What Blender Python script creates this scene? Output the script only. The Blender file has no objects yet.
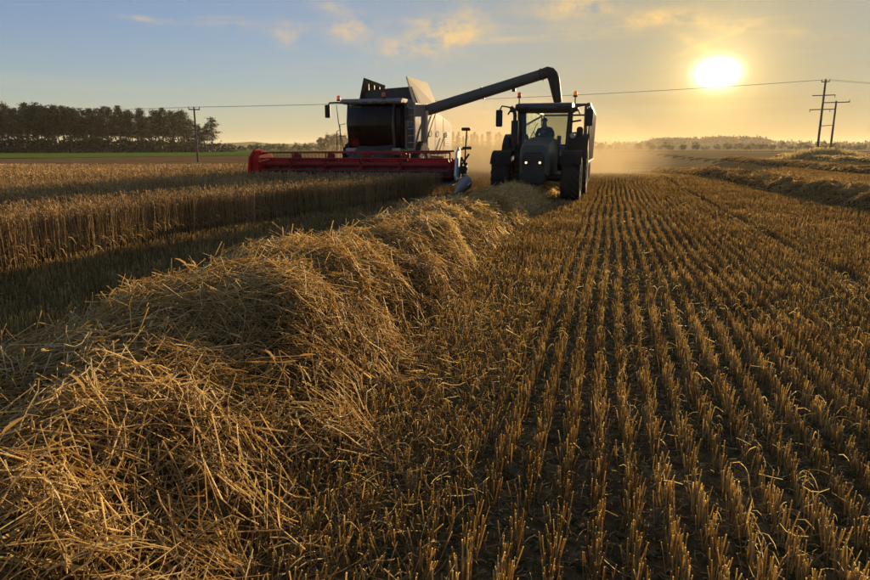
import bpy, bmesh, math, random
import numpy as np
from mathutils import Vector, Matrix

# ------------------------------------------------------------------ camera, sky, sun, exposure
S = bpy.context.scene
R = math.radians
CAM_H, YAW, PITCH, FPX = 1.6, R(14.8), R(12.2), 654.0        # FPX in units of an 870 px wide frame
cd = bpy.data.cameras.new('camera'); cam = bpy.data.objects.new('camera', cd); S.collection.objects.link(cam)
cd.sensor_width = 36.0; cd.lens = 36.0 * FPX / 870.0; cd.clip_start = 0.05; cd.clip_end = 9000
cam.location = (0, 0, CAM_H); cam.rotation_euler = (math.pi / 2 - PITCH, 0, YAW); S.camera = cam
SUN_EL, SUN_AZ = R(5.7), R(7.6)                               # azimuth measured from +Y towards +X
SUND = Vector((math.sin(SUN_AZ) * math.cos(SUN_EL), math.cos(SUN_AZ) * math.cos(SUN_EL), math.sin(SUN_EL)))
sl = bpy.data.lights.new('sun', 'SUN'); sl.energy = 5.0; sl.angle = R(0.6); sl.color = (1.0, 0.72, 0.40)
so = bpy.data.objects.new('sun', sl); S.collection.objects.link(so)
so.rotation_euler = SUND.to_track_quat('Z', 'Y').to_euler(); so.location = (20, 60, 40)

def pixdir(x, y):
    r, u = x - 435.0, 290.0 - y
    up = u * math.cos(PITCH) - FPX * math.sin(PITCH); fw = FPX * math.cos(PITCH) + u * math.sin(PITCH)
    return Vector((-math.sin(YAW) * fw + math.cos(YAW) * r, math.cos(YAW) * fw + math.sin(YAW) * r, up)).normalized()

W = bpy.data.worlds.new('World'); S.world = W; W.use_nodes = True
nt = W.node_tree; nt.nodes.clear(); N = nt.nodes.new; L = nt.links.new
def wmath(op, a, b=None, c=None, clamp=False):
    n = N('ShaderNodeMath'); n.operation = op; n.use_clamp = clamp
    for i, v in enumerate((a, b, c)):
        if v is None: continue
        if isinstance(v, (int, float)): n.inputs[i].default_value = v
        else: L(v, n.inputs[i])
    return n.outputs[0]
def wvec(op, a, b=None):
    n = N('ShaderNodeVectorMath'); n.operation = op
    for i, v in enumerate((a, b)):
        if v is None: continue
        if isinstance(v, (tuple, Vector)): n.inputs[i].default_value = tuple(v)
        else: L(v, n.inputs[i])
    return n
def wmixc(fac, a, b, blend='MIX'):
    n = N('ShaderNodeMix'); n.data_type = 'RGBA'; n.blend_type = blend
    if isinstance(fac, (int, float)): n.inputs[0].default_value = fac
    else: L(fac, n.inputs[0])
    for i, v in ((6, a), (7, b)):
        if isinstance(v, tuple): n.inputs[i].default_value = (*v, 1)
        else: L(v, n.inputs[i])
    return n.outputs[2]
tc = N('ShaderNodeTexCoord'); D = tc.outputs['Generated']
sky = N('ShaderNodeTexSky'); sky.sky_type = 'NISHITA'; sky.sun_disc = False
sky.sun_elevation = SUN_EL; sky.sun_rotation = SUN_AZ; sky.altitude = 50; sky.air_density = 1.0; sky.dust_density = 0.3; sky.ozone_density = 4.0
SKY_STRENGTH = 0.125
base = sky.outputs[0]
sep = N('ShaderNodeSeparateXYZ'); L(D, sep.inputs[0])
# wispy clouds: high sheet projected on a plane, stretched by the wind
zc = wmath('ADD', wmath('MAXIMUM', sep.outputs[2], 0.0), 0.09)
comb = N('ShaderNodeCombineXYZ'); L(wmath('DIVIDE', sep.outputs[0], zc), comb.inputs[0]); L(wmath('DIVIDE', sep.outputs[1], zc), comb.inputs[1])
mp = N('ShaderNodeMapping'); L(comb.outputs[0], mp.inputs[0]); mp.inputs['Rotation'].default_value = (0, 0, R(24)); mp.inputs['Scale'].default_value = (0.55, 1.9, 1)
n1 = N('ShaderNodeTexNoise'); L(mp.outputs[0], n1.inputs['Vector']); n1.inputs['Scale'].default_value = 0.9; n1.inputs['Detail'].default_value = 9; n1.inputs['Roughness'].default_value = 0.62; n1.inputs['Distortion'].default_value = 0.8
cirrus = wmath('MULTIPLY', wmath('MULTIPLY_ADD', n1.outputs[0], 4.2, -2.35, clamp=True), wmath('MULTIPLY', wmath('MULTIPLY_ADD', sep.outputs[2], 4.0, 0.1, clamp=True), 0.48))
# low thin bands close to the horizon
cb2 = N('ShaderNodeCombineXYZ'); L(wmath('MULTIPLY', sep.outputs[0], 2.2), cb2.inputs[0]); L(wmath('MULTIPLY', sep.outputs[1], 1.4), cb2.inputs[1]); L(wmath('MULTIPLY', sep.outputs[2], 75.0), cb2.inputs[2])
n2 = N('ShaderNodeTexNoise'); L(cb2.outputs[0], n2.inputs['Vector']); n2.inputs['Scale'].default_value = 1.0; n2.inputs['Detail'].default_value = 5
lowmask = wmath('MULTIPLY', wmath('MULTIPLY_ADD', sep.outputs[2], 30.0, -0.35, clamp=True), wmath('MULTIPLY_ADD', sep.outputs[2], -12.0, 1.75, clamp=True))
bands = wmath('MULTIPLY', wmath('MULTIPLY_ADD', n2.outputs[0], 4.5, -2.2, clamp=True), wmath('MULTIPLY', lowmask, 0.30))
# small cumulus puffs and streaks where they drift
nd = N('ShaderNodeTexNoise'); L(wvec('MULTIPLY', D, (1, 1, 1.6)).outputs[0], nd.inputs['Vector']); nd.inputs['Scale'].default_value = 26; nd.inputs['Detail'].default_value = 8; nd.inputs['Roughness'].default_value = 0.62
ndc = wmath('MULTIPLY_ADD', nd.outputs[0], 3.4, -1.25, clamp=True)
puffs = None
UPV = Vector((0, 0, 1))
for (cx, cy, sx, sy, rot, amp) in [(455, 32, 30, 17, -12, 0.95), (405, 47, 32, 11, -10, 0.6), (350, 28, 20, 11, -8, 0.72), (288, 33, 17, 13, 0, 0.34), (575, 4, 38, 13, -8, 0.62),
                                   (700, 46, 24, 3.4, 28, 0.5), (690, 20, 90, 6, 10, 0.45), (640, 22, 60, 7, -8, 0.4), (720, 38, 30, 2.5, -20, 0.45), (155, 20, 26, 2.4, 3, 0.4), (232, 24, 22, 5, 8, 0.22), (335, 7, 22, 5, 6, 0.3), (520, 38, 50, 2.6, -3, 0.3), (420, 22, 30, 3, 3, 0.25)]:
    c = pixdir(cx, cy); e1 = c.cross(UPV).normalized(); e2 = e1.cross(c).normalized(); a = R(rot)
    u = e1 * math.cos(a) - e2 * math.sin(a); v = e1 * math.sin(a) + e2 * math.cos(a)
    du = wmath('MULTIPLY', wvec('DOT_PRODUCT', D, tuple(u)).outputs['Value'], FPX / sx); dv = wmath('MULTIPLY', wvec('DOT_PRODUCT', D, tuple(v)).outputs['Value'], FPX / sy)
    q = wmath('ADD', wmath('MULTIPLY', du, du), wmath('MULTIPLY', dv, dv))
    front = wmath('GREATER_THAN', wvec('DOT_PRODUCT', D, tuple(c)).outputs['Value'], 0.5)
    g = wmath('MULTIPLY', wmath('MULTIPLY', wmath('POWER', 2.71828, wmath('MULTIPLY', q, -1.0)), amp), front)
    puffs = g if puffs is None else wmath('ADD', puffs, g)
puffs = wmath('MULTIPLY', wmath('MULTIPLY', puffs, 1.45), ndc, clamp=True)
cosg = wmath('MAXIMUM', wvec('DOT_PRODUCT', D, tuple(SUND)).outputs['Value'], 0.0)
ang = wmath('ARCCOSINE', wmath('MINIMUM', cosg, 0.9999999))
def lobe(deg, p=1.0):
    t = wmath('DIVIDE', ang, R(deg)); return wmath('POWER', 2.71828, wmath('MULTIPLY', wmath('POWER', t, p), -1.0))
ccol = wmixc(lobe(26), (0.72, 0.56, 0.36), (0.95, 0.62, 0.22))
base = wmixc(1.0, base, (SKY_STRENGTH * .88, SKY_STRENGTH, SKY_STRENGTH * 1.2), 'MULTIPLY')      # the camera's cool white balance
# pale evening veil: dusty air lit gold round the sun, cream low over the land
base = wmixc(1.0, base, (0.10, 0.095, 0.10), 'ADD')
base = wmixc(wmath('MULTIPLY', lobe(30, 1.5), 0.90), base, (0.345, 0.315, 0.165))
veil = wmath('POWER', 2.71828, wmath('MULTIPLY', wmath('MAXIMUM', sep.outputs[2], 0.0), -14.0))
vcol = wmixc(lobe(34), (0.78, 0.70, 0.43), (0.34, 0.16, 0.004))
base = wmixc(wmath('MULTIPLY', veil, 0.78), base, vcol)
base = wmixc(bands, base, vcol)
base = wmixc(cirrus, base, ccol)
base = wmixc(puffs, base, ccol)
au = wmixc(lobe(9, 1.1), (0, 0, 0), (0.15, 0.08, 0.008)); base = wmixc(1.0, base, au, 'ADD')
au2 = wmixc(lobe(3.0, 1.5), (0, 0, 0), (0.9, 0.62, 0.22)); base = wmixc(1.0, base, au2, 'ADD')
_e1 = SUND.cross(UPV).normalized(); _e2 = _e1.cross(SUND).normalized()      # the glare spreads sideways along the thin cloud
_a = wmath('MULTIPLY', wvec('DOT_PRODUCT', D, tuple(_e1)).outputs['Value'], 1 / R(0.96)); _b = wmath('MULTIPLY', wvec('DOT_PRODUCT', D, tuple(_e2)).outputs['Value'], 1 / R(0.66))
_q = wmath('POWER', wmath('ADD', wmath('MULTIPLY', _a, _a), wmath('MULTIPLY', _b, _b)), 0.85); _g = wmath('MULTIPLY', wmath('POWER', 2.71828, wmath('MULTIPLY', _q, -1.0)), wmath('GREATER_THAN', cosg, 0.5))
au3 = wmixc(_g, (0, 0, 0), (9.0, 8.2, 6.6)); base = wmixc(1.0, base, au3, 'ADD')
bg = N('ShaderNodeBackground'); L(base, bg.inputs[0]); bg.inputs[1].default_value = 0.545
wo = N('ShaderNodeOutputWorld'); L(bg.outputs[0], wo.inputs[0])

vs = S.view_settings; vs.view_transform = 'Standard'; vs.look = 'None'; vs.gamma = 1.0; vs.exposure = 0.88; vs.use_curve_mapping = False
cy = S.cycles; cy.use_denoising = True; cy.max_bounces = 6; cy.diffuse_bounces = 4; cy.glossy_bounces = 2; cy.transmission_bounces = 4; cy.transparent_max_bounces = 10; cy.volume_bounces = 0
cy.caustics_reflective = False; cy.caustics_refractive = False

# ------------------------------------------------------------------ helpers
C = S.collection
rng = np.random.default_rng(7); random.seed(7)
def link(o, parent=None):
    C.objects.link(o)
    if parent is not None: o.parent = parent
    return o
def tag(o, label=None, cat=None, group=None, kind=None):
    if label: o['label'] = label
    if cat: o['category'] = cat
    if group: o['group'] = group
    if kind: o['kind'] = kind
    return o
def empty(name, loc, rz=0.0):
    o = bpy.data.objects.new(name, None); o.empty_display_size = 0.3; link(o); o.location = loc; o.rotation_euler = (0, 0, rz); return o
def obj(name, bm, mat, parent=None, smooth=None, loc=None):
    me = bpy.data.meshes.new(name); bm.to_mesh(me); bm.free(); me.materials.append(mat)
    if smooth is not None:
        me.shade_smooth()
        me.set_sharp_from_angle(angle=R(smooth))
    o = bpy.data.objects.new(name, me); link(o, parent)
    if smooth == 35: wn = o.modifiers.new('weighted_normals', 'WEIGHTED_NORMAL'); wn.keep_sharp = True
    if loc: o.location = loc
    return o
def copy_tree(o, parent=None):
    c = o.copy(); C.objects.link(c); c.parent = parent
    for ch in list(o.children): copy_tree(ch, c)
    return c
def BM(): return bmesh.new()
def box(bm, x0, x1, y0, y1, z0, z1, bev=0.0, seg=2):
    t = bmesh.new(); bmesh.ops.create_cube(t, size=1)
    for v in t.verts: v.co = Vector((x0 + (v.co.x + .5) * (x1 - x0), y0 + (v.co.y + .5) * (y1 - y0), z0 + (v.co.z + .5) * (z1 - z0)))
    if bev: bmesh.ops.bevel(t, geom=t.edges[:], offset=bev, segments=seg, affect='EDGES', profile=0.6)
    merge(bm, t); return bm
def merge(bm, t, M=None):
    if M is not None: t.transform(M)
    vm = {v: bm.verts.new(v.co) for v in t.verts}
    for f in t.faces: bm.faces.new([vm[v] for v in f.verts])
    t.free()
def prism(bm, pts, axis, a0, a1, bev=0.0, taper=None):
    """polygon pts in the two other axes, extruded along axis; taper=(scale about centre at a1)"""
    t = bmesh.new(); ax = 'XYZ'.index(axis)
    def mk(p, a):
        q = [0, 0, 0]; o2 = [i for i in range(3) if i != ax]; q[ax] = a; q[o2[0]] = p[0]; q[o2[1]] = p[1]; return t.verts.new(q)
    cx = sum(p[0] for p in pts) / len(pts); cz = sum(p[1] for p in pts) / len(pts); k = taper or 1.0
    A = [mk(p, a0) for p in pts]; B = [mk((cx + (p[0] - cx) * k, cz + (p[1] - cz) * k), a1) for p in pts]
    n = len(pts); t.faces.new(A); t.faces.new(B[::-1])
    for i in range(n): t.faces.new([A[i], B[i], B[(i + 1) % n], A[(i + 1) % n]])
    bmesh.ops.recalc_face_normals(t, faces=t.faces[:])
    if bev: bmesh.ops.bevel(t, geom=t.edges[:], offset=bev, segments=2, affect='EDGES', profile=0.6)
    merge(bm, t); return bm
def tube(bm, pts, r, n=8, cap=True):
    pts = [Vector(p) for p in pts]; rs = r if isinstance(r, (list, tuple)) else [r] * len(pts); rings = []
    ref = None
    for i, p in enumerate(pts):
        d = (pts[min(i + 1, len(pts) - 1)] - pts[max(i - 1, 0)]).normalized()
        if ref is None: ref = d.orthogonal().normalized()
        u = (ref - d * ref.dot(d)).normalized(); v = d.cross(u); ref = u
        rings.append([bm.verts.new(p + (u * math.cos(2 * math.pi * k / n) + v * math.sin(2 * math.pi * k / n)) * rs[i]) for k in range(n)])
    for a, b in zip(rings, rings[1:]):
        for k in range(n): bm.faces.new([a[k], a[(k + 1) % n], b[(k + 1) % n], b[k]])
    if cap: bm.faces.new(rings[0][::-1]); bm.faces.new(rings[-1])
    return bm
def lathe(bm, prof, axis='X', c=(0, 0, 0), n=32):
    """prof: list of (radius, along)"""
    rings = []
    for r, a in prof:
        ring = []
        for k in range(n):
            t = 2 * math.pi * k / n; p = {'X': (a, r * math.cos(t), r * math.sin(t)), 'Y': (r * math.cos(t), a, r * math.sin(t)), 'Z': (r * math.cos(t), r * math.sin(t), a)}[axis]
            ring.append(bm.verts.new((p[0] + c[0], p[1] + c[1], p[2] + c[2])))
        rings.append(ring)
    for a, b in zip(rings, rings[1:]):
        for k in range(n): bm.faces.new([a[k], a[(k + 1) % n], b[(k + 1) % n], b[k]])
    bm.faces.new(rings[0][::-1]); bm.faces.new(rings[-1]); bmesh.ops.recalc_face_normals(bm, faces=bm.faces[:]); return bm
def plate(bm, p, th, bev=0.0):
    """quad p (4 points) thickened along its normal"""
    p = [Vector(q) for q in p]; n = (p[1] - p[0]).cross(p[2] - p[0]).normalized() * th * .5
    t = bmesh.new(); A = [t.verts.new(q - n) for q in p]; B = [t.verts.new(q + n) for q in p]; k = len(p)
    t.faces.new(A[::-1]); t.faces.new(B)
    for i in range(k): t.faces.new([A[i], A[(i + 1) % k], B[(i + 1) % k], B[i]])
    if bev: bmesh.ops.bevel(t, geom=t.edges[:], offset=bev, segments=2, affect='EDGES', profile=0.6)
    merge(bm, t); return bm

# bulk geometry with numpy
def npmesh(name, parts, mat, parent=None, smooth=False):
    """parts: list of (verts (n,3), quads (m,4), rnd (n,))"""
    V = np.concatenate([p[0] for p in parts]).astype(np.float32); off = 0; F = []
    for p in parts: F.append(p[1] + off); off += len(p[0])
    F = np.concatenate(F).astype(np.int32); A = np.concatenate([p[2] for p in parts]).astype(np.float32)
    me = bpy.data.meshes.new(name); me.vertices.add(len(V)); me.vertices.foreach_set('co', V.ravel())
    me.loops.add(F.size); me.loops.foreach_set('vertex_index', F.ravel()); me.polygons.add(len(F)); me.polygons.foreach_set('loop_start', np.arange(0, F.size, 4, dtype=np.int32))
    at = me.attributes.new('rnd', 'FLOAT', 'POINT'); at.data.foreach_set('value', A)
    me.update(calc_edges=True); me.materials.append(mat)
    if smooth: me.shade_smooth()
    o = bpy.data.objects.new(name, me); link(o, parent); return o
def nrm(a): return a / np.maximum(np.linalg.norm(a, axis=-1, keepdims=True), 1e-9)
def tubes(P, Rd, n, rnd):
    """N polylines P (N,K,3) with radii Rd (N,K) -> n-sided tubes (n=2: ribbons)"""
    Nn, K, _ = P.shape; d = nrm(P[:, -1] - P[:, 0]); h = nrm(rng.normal(size=(Nn, 3))); u = nrm(np.cross(d, h)); v = np.cross(d, u)
    a = 2 * np.pi * np.arange(n) / n
    off = np.cos(a)[None, :, None] * u[:, None, :] + np.sin(a)[None, :, None] * v[:, None, :]
    V = P[:, :, None, :] + Rd[:, :, None, None] * off[:, None, :, :]
    idx = np.arange(Nn * K * n).reshape(Nn, K, n)
    if n == 2: q = np.stack([idx[:, :-1, 0], idx[:, :-1, 1], idx[:, 1:, 1], idx[:, 1:, 0]], -1)
    else:
        j = (np.arange(n) + 1) % n
        q = np.stack([idx[:, :-1], idx[:, :-1][:, :, j], idx[:, 1:][:, :, j], idx[:, 1:]], -1)
    return V.reshape(-1, 3), q.reshape(-1, 4), np.repeat(rnd, K * n)
def hash2(i, j, s):
    h = (i.astype(np.int64) * 374761393 + j.astype(np.int64) * 668265263 + s * 1442695041) & 0xffffffff
    h = ((h ^ (h >> 13)) * 1274126177) & 0xffffffff; return ((h ^ (h >> 16)) & 0xffff) / 65535.0
def vn(x, y, s=0):
    x = np.asarray(x, float); y = np.asarray(y, float); i = np.floor(x); j = np.floor(y); fx = x - i; fy = y - j; fx = fx * fx * (3 - 2 * fx); fy = fy * fy * (3 - 2 * fy)
    a = hash2(i, j, s); b = hash2(i + 1, j, s); c = hash2(i, j + 1, s); d = hash2(i + 1, j + 1, s)
    return (a * (1 - fx) + b * fx) * (1 - fy) + (c * (1 - fx) + d * fx) * fy
def ss(a, b, x):
    t = np.clip((np.asarray(x, float) - a) / (b - a), 0, 1); return t * t * (3 - 2 * t)
def terr(x, y):
    x = np.asarray(x, float); y = np.asarray(y, float)
    near = 0.05 * (vn(x * .25, y * .12, 1) - .5)
    drop = -0.85 * ss(36, 72, y) * ss(-16, -5, x) * (1 - ss(9, 15, x)) * (1 - ss(110, 260, y))
    rise = 0.75 * ss(12, 34, x) * ss(35, 85, y) * (1 - ss(130, 260, y))
    far = 1.2 * ss(200, 900, np.hypot(x, y)) * (vn(x * .004 + 5, y * .004, 3) - .5)
    return near + drop + rise + far
def tz(x, y): return float(terr(x, y))
def infront(x, y, lo=-0.72, hi=0.78):
    fw = -math.sin(YAW) * x + math.cos(YAW) * y; r = math.cos(YAW) * x + math.sin(YAW) * y
    return (fw > 1.0) & (r > lo * fw - 0.6) & (r < hi * fw + 0.6)

# ------------------------------------------------------------------ materials
def mat(name):
    m = bpy.data.materials.new(name); m.use_nodes = True; t = m.node_tree; t.nodes.clear(); o = t.nodes.new('ShaderNodeOutputMaterial'); return m, t, o
def ramp(t, fac, stops):
    r = t.nodes.new('ShaderNodeValToRGB'); e = r.color_ramp.elements
    while len(e) < len(stops): e.new(0.5)
    for q, (p, c) in zip(e, stops): q.position = p; q.color = (*c, 1)
    t.links.new(fac, r.inputs[0]); return r.outputs[0]
def noise(t, scale, detail=4, rough=.55, vec=None, coord='Object', stretch=None):
    n = t.nodes.new('ShaderNodeTexNoise'); n.inputs['Scale'].default_value = scale; n.inputs['Detail'].default_value = detail; n.inputs['Roughness'].default_value = rough
    if vec is None:
        vec = t.nodes.new('ShaderNodeTexCoord').outputs[coord]
    if stretch:
        mpn = t.nodes.new('ShaderNodeMapping'); mpn.inputs['Scale'].default_value = stretch; t.links.new(vec, mpn.inputs[0]); vec = mpn.outputs[0]
    t.links.new(vec, n.inputs['Vector']); return n.outputs[0]
def bump(t, h, strength, dist):
    b = t.nodes.new('ShaderNodeBump'); b.inputs['Strength'].default_value = strength; b.inputs['Distance'].default_value = dist; t.links.new(h, b.inputs['Height']); return b.outputs[0]
def painted(name, col, rough=.45, dust=.35, dustcol=(.30, .23, .13), metal=0.0, spec=.22, scale=2.5):
    m, t, o = mat(name); b = t.nodes.new('ShaderNodeBsdfPrincipled'); b.inputs['Metallic'].default_value = metal; b.inputs['Specular IOR Level'].default_value = spec
    n = noise(t, scale, 6, .65); lo, hi = col, dustcol
    mix = t.nodes.new('ShaderNodeMix'); mix.data_type = 'RGBA'; mix.inputs[6].default_value = (*lo, 1); mix.inputs[7].default_value = (*hi, 1)
    mm = t.nodes.new('ShaderNodeMath'); mm.operation = 'MULTIPLY_ADD'; mm.use_clamp = True; t.links.new(n, mm.inputs[0]); mm.inputs[1].default_value = 2.0 * dust; mm.inputs[2].default_value = -0.5 * dust
    t.links.new(mm.outputs[0], mix.inputs[0]); t.links.new(mix.outputs[2], b.inputs['Base Color'])
    rr = t.nodes.new('ShaderNodeMath'); rr.operation = 'MULTIPLY_ADD'; rr.use_clamp = True; t.links.new(mm.outputs[0], rr.inputs[0]); rr.inputs[1].default_value = .6; rr.inputs[2].default_value = rough; t.links.new(rr.outputs[0], b.inputs['Roughness'])
    t.links.new(b.outputs[0], o.inputs[0]); return m
def strawmat(name, stops, trans=.35, tcol=1.25, rough=.6, spec=.18):
    m, t, o = mat(name); at = t.nodes.new('ShaderNodeAttribute'); at.attribute_name = 'rnd'
    col = ramp(t, at.outputs['Fac'], stops)
    b = t.nodes.new('ShaderNodeBsdfPrincipled'); b.inputs['Roughness'].default_value = rough; b.inputs['Specular IOR Level'].default_value = spec; t.links.new(col, b.inputs['Base Color'])
    tr = t.nodes.new('ShaderNodeBsdfTranslucent'); g = t.nodes.new('ShaderNodeMix'); g.data_type = 'RGBA'; g.blend_type = 'MULTIPLY'; g.inputs[0].default_value = 1; t.links.new(col, g.inputs[6]); g.inputs[7].default_value = (tcol, tcol * .97, tcol * .80, 1); t.links.new(g.outputs[2], tr.inputs[0])
    mx = t.nodes.new('ShaderNodeMixShader'); mx.inputs[0].default_value = trans; t.links.new(b.outputs[0], mx.inputs[1]); t.links.new(tr.outputs[0], mx.inputs[2]); t.links.new(mx.outputs[0], o.inputs[0]); return m
def glass(name, tint, refl_rough=.02, op=0.0):
    m, t, o = mat(name); tr = t.nodes.new('ShaderNodeBsdfTransparent'); tr.inputs[0].default_value = (*tint, 1); gl = t.nodes.new('ShaderNodeBsdfGlossy'); gl.inputs['Roughness'].default_value = refl_rough; gl.inputs[0].default_value = (.55, .55, .55, 1)
    fr = t.nodes.new('ShaderNodeFresnel'); fr.inputs[0].default_value = 1.5; mx = t.nodes.new('ShaderNodeMixShader'); t.links.new(fr.outputs[0], mx.inputs[0]); t.links.new(tr.outputs[0], mx.inputs[1]); t.links.new(gl.outputs[0], mx.inputs[2])
    d = t.nodes.new('ShaderNodeBsdfDiffuse'); d.inputs[0].default_value = (.35, .28, .18, 1); m2 = t.nodes.new('ShaderNodeMixShader'); n = noise(t, 3.0, 5, .6); mm = t.nodes.new('ShaderNodeMath'); mm.operation = 'MULTIPLY'; t.links.new(n, mm.inputs[0]); mm.inputs[1].default_value = op; t.links.new(mm.outputs[0], m2.inputs[0]); t.links.new(mx.outputs[0], m2.inputs[1]); t.links.new(d.outputs[0], m2.inputs[2]); t.links.new(m2.outputs[0], o.inputs[0]); return m
def emis(name, col, st):
    m, t, o = mat(name); e = t.nodes.new('ShaderNodeEmission'); e.inputs[0].default_value = (*col, 1); e.inputs[1].default_value = st; t.links.new(e.outputs[0], o.inputs[0]); return m
def lensmat(name, col):
    m, t, o = mat(name); b = t.nodes.new('ShaderNodeBsdfPrincipled'); b.inputs['Base Color'].default_value = (*col, 1); b.inputs['Roughness'].default_value = .15; tr = t.nodes.new('ShaderNodeBsdfTranslucent'); tr.inputs[0].default_value = (*col, 1)
    mx = t.nodes.new('ShaderNodeMixShader'); mx.inputs[0].default_value = .55; t.links.new(b.outputs[0], mx.inputs[1]); t.links.new(tr.outputs[0], mx.inputs[2]); t.links.new(mx.outputs[0], o.inputs[0]); return m

M = {}
M['stubble'] = strawmat('stubble_straw', [(0, (.22, .155, .06)), (.35, (.43, .325, .135)), (.75, (.61, .475, .215)), (1, (.76, .63, .36))], .52, 1.38)
M['straw'] = strawmat('loose_straw', [(0, (.22, .145, .05)), (.3, (.44, .315, .115)), (.7, (.65, .495, .205)), (1, (.82, .70, .42))], .48, 1.35)
M['wheat'] = strawmat('standing_wheat', [(0, (.22, .14, .05)), (.4, (.44, .30, .12)), (.75, (.60, .44, .20)), (1, (.72, .56, .30))], .40, 1.3)
M['weed'] = strawmat('weed_leaf', [(0, (.035, .05, .018)), (1, (.07, .10, .035))], .35)
M['needles'] = strawmat('tree_foliage', [(0, (.011, .024, .009)), (.6, (.022, .042, .015)), (1, (.040, .066, .023))], .14, 1.0, .6, .2)
M['needles_far'] = M['needles']
def groundmat(name, stops, scale, stretch=None, bs=.6, bd=.03, rows=None):
    m, t, o = mat(name); b = t.nodes.new('ShaderNodeBsdfPrincipled'); b.inputs['Roughness'].default_value = 1.0; b.inputs['Specular IOR Level'].default_value = 0.0
    n = noise(t, scale, 8, .68, stretch=stretch); t.links.new(ramp(t, n, stops), b.inputs['Base Color']); t.links.new(bump(t, n, bs, bd), b.inputs['Normal']); t.links.new(b.outputs[0], o.inputs[0]); return m
M['soil'] = groundmat('field_soil', [(.3, (.05, .04, .02)), (.46, (.12, .09, .042)), (.58, (.21, .155, .07)), (.70, (.34, .255, .115))], 13, None, .9, .05)
M['far_stubble'] = groundmat('distant_stubble', [(.3, (.22, .15, .06)), (.55, (.42, .29, .12)), (.75, (.56, .41, .18))], .6, (.12, 1.0, 1), .3, .1)
M['plough'] = groundmat('brown_strip', [(.35, (.12, .07, .03)), (.55, (.30, .19, .085)), (.7, (.42, .29, .13))], .9, (.25, 1.2, 1), .6, .15)
M['green'] = groundmat('green_strip', [(.3, (.11, .17, .03)), (.7, (.20, .28, .05))], .25, None, .3, .05)
M['hill'] = groundmat('distant_land', [(.3, (.05, .055, .025)), (.55, (.11, .10, .045)), (.75, (.18, .15, .07))], .012, (1, 2.5, 1), .0, .1)
M['mound'] = groundmat('shaded_straw_mass', [(.3, (.035, .022, .01)), (.5, (.10, .062, .025)), (.7, (.24, .155, .06))], 22, None, 1.0, .03)  # darker than the loose straw: shade of the gaps put into the colour
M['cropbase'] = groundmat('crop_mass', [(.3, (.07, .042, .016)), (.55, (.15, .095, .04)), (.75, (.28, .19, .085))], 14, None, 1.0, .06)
M['red'] = painted('header_red', (.48, .016, .014), .6, .12, spec=.03)
M['darkred'] = painted('reel_red', (.30, .014, .012), .45, .14)
M['panel'] = painted('pale_panel', (.88, .70, .38), .62, .10, spec=.10)
M['grey'] = painted('machine_grey', (.23, .205, .165), .6, .3, spec=.10)
M['dgrey'] = painted('dark_grey_paint', (.05, .047, .04), .45, .22)
M['agreen'] = painted('auger_paint', (.075, .085, .075), .45, .2)
M['flap'] = painted('shaded_flap', (.05, .046, .04), .9, .12, spec=0.0)  # dark colour stands in for shade on the left tank flap
M['lime'] = painted('lime_green', (.10, .20, .02), .45, .2)
M['tank'] = painted('tank_sheet', (.085, .08, .075), .7, .2, spec=.05)
M['tgreen'] = painted('tractor_green', (.04, .052, .036), .35, .25)
M['rubber'] = painted('tyre_rubber', (.02, .019, .018), .8, .3, (.10, .075, .045), scale=4)
M['rim'] = painted('rim_paint', (.16, .03, .02), .5, .4)
M['crim'] = painted('pale_rim', (.45, .43, .38), .5, .4)
M['black'] = painted('black_plastic', (.018, .018, .018), .5, .15)
M['trailer'] = painted('trailer_paint', (.11, .055, .035), .6, .35)
M['trailerrib'] = painted('trailer_rib', (.13, .06, .04), .45, .3)
M['steel'] = painted('worn_steel', (.42, .42, .40), .35, .25, metal=.7)
M['silver'] = painted('divider_grey', (.36, .35, .31), .4, .2)
M['white'] = painted('white_paint', (.75, .75, .72), .4, .15)
M['wood'] = painted('weathered_wood', (.13, .095, .07), .8, .3, (.22, .18, .14), scale=9)
M['porcelain'] = painted('insulator', (.25, .22, .2), .3, .1)
M['cable'] = painted('cable', (.05, .05, .05), .5, .1)
M['cglass'] = glass('combine_glass', (.025, .03, .03), .02, .05)
M['tglass'] = glass('tractor_glass', (.80, .84, .80), .02, .10)
M['orange'] = lensmat('beacon_orange', (.95, .28, .03))
M['amber'] = lensmat('beacon_amber', (1.0, .52, .05))
M['lamp'] = emis('headlamp', (1.0, .84, .58), .75)
M['mirror'] = painted('mirror_glass', (.5, .5, .5), .06, .05, metal=1.0)
M['cloth'] = painted('dark_clothing', (.035, .035, .045), .9, .1)
M['skin'] = painted('skin', (.30, .17, .11), .6, .05)
M['hair'] = painted('hair', (.03, .02, .015), .8, .05)
M['grain'] = groundmat('grain', [(.3, (.30, .18, .06)), (.7, (.48, .31, .12))], 40, None, .5, .01)
M['bark'] = painted('bark', (.10, .065, .045), .9, .4, (.16, .10, .07), scale=3)
M['drygrass'] = strawmat('dry_grass', [(0, (.30, .22, .10)), (1, (.60, .48, .26))], .45)

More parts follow.
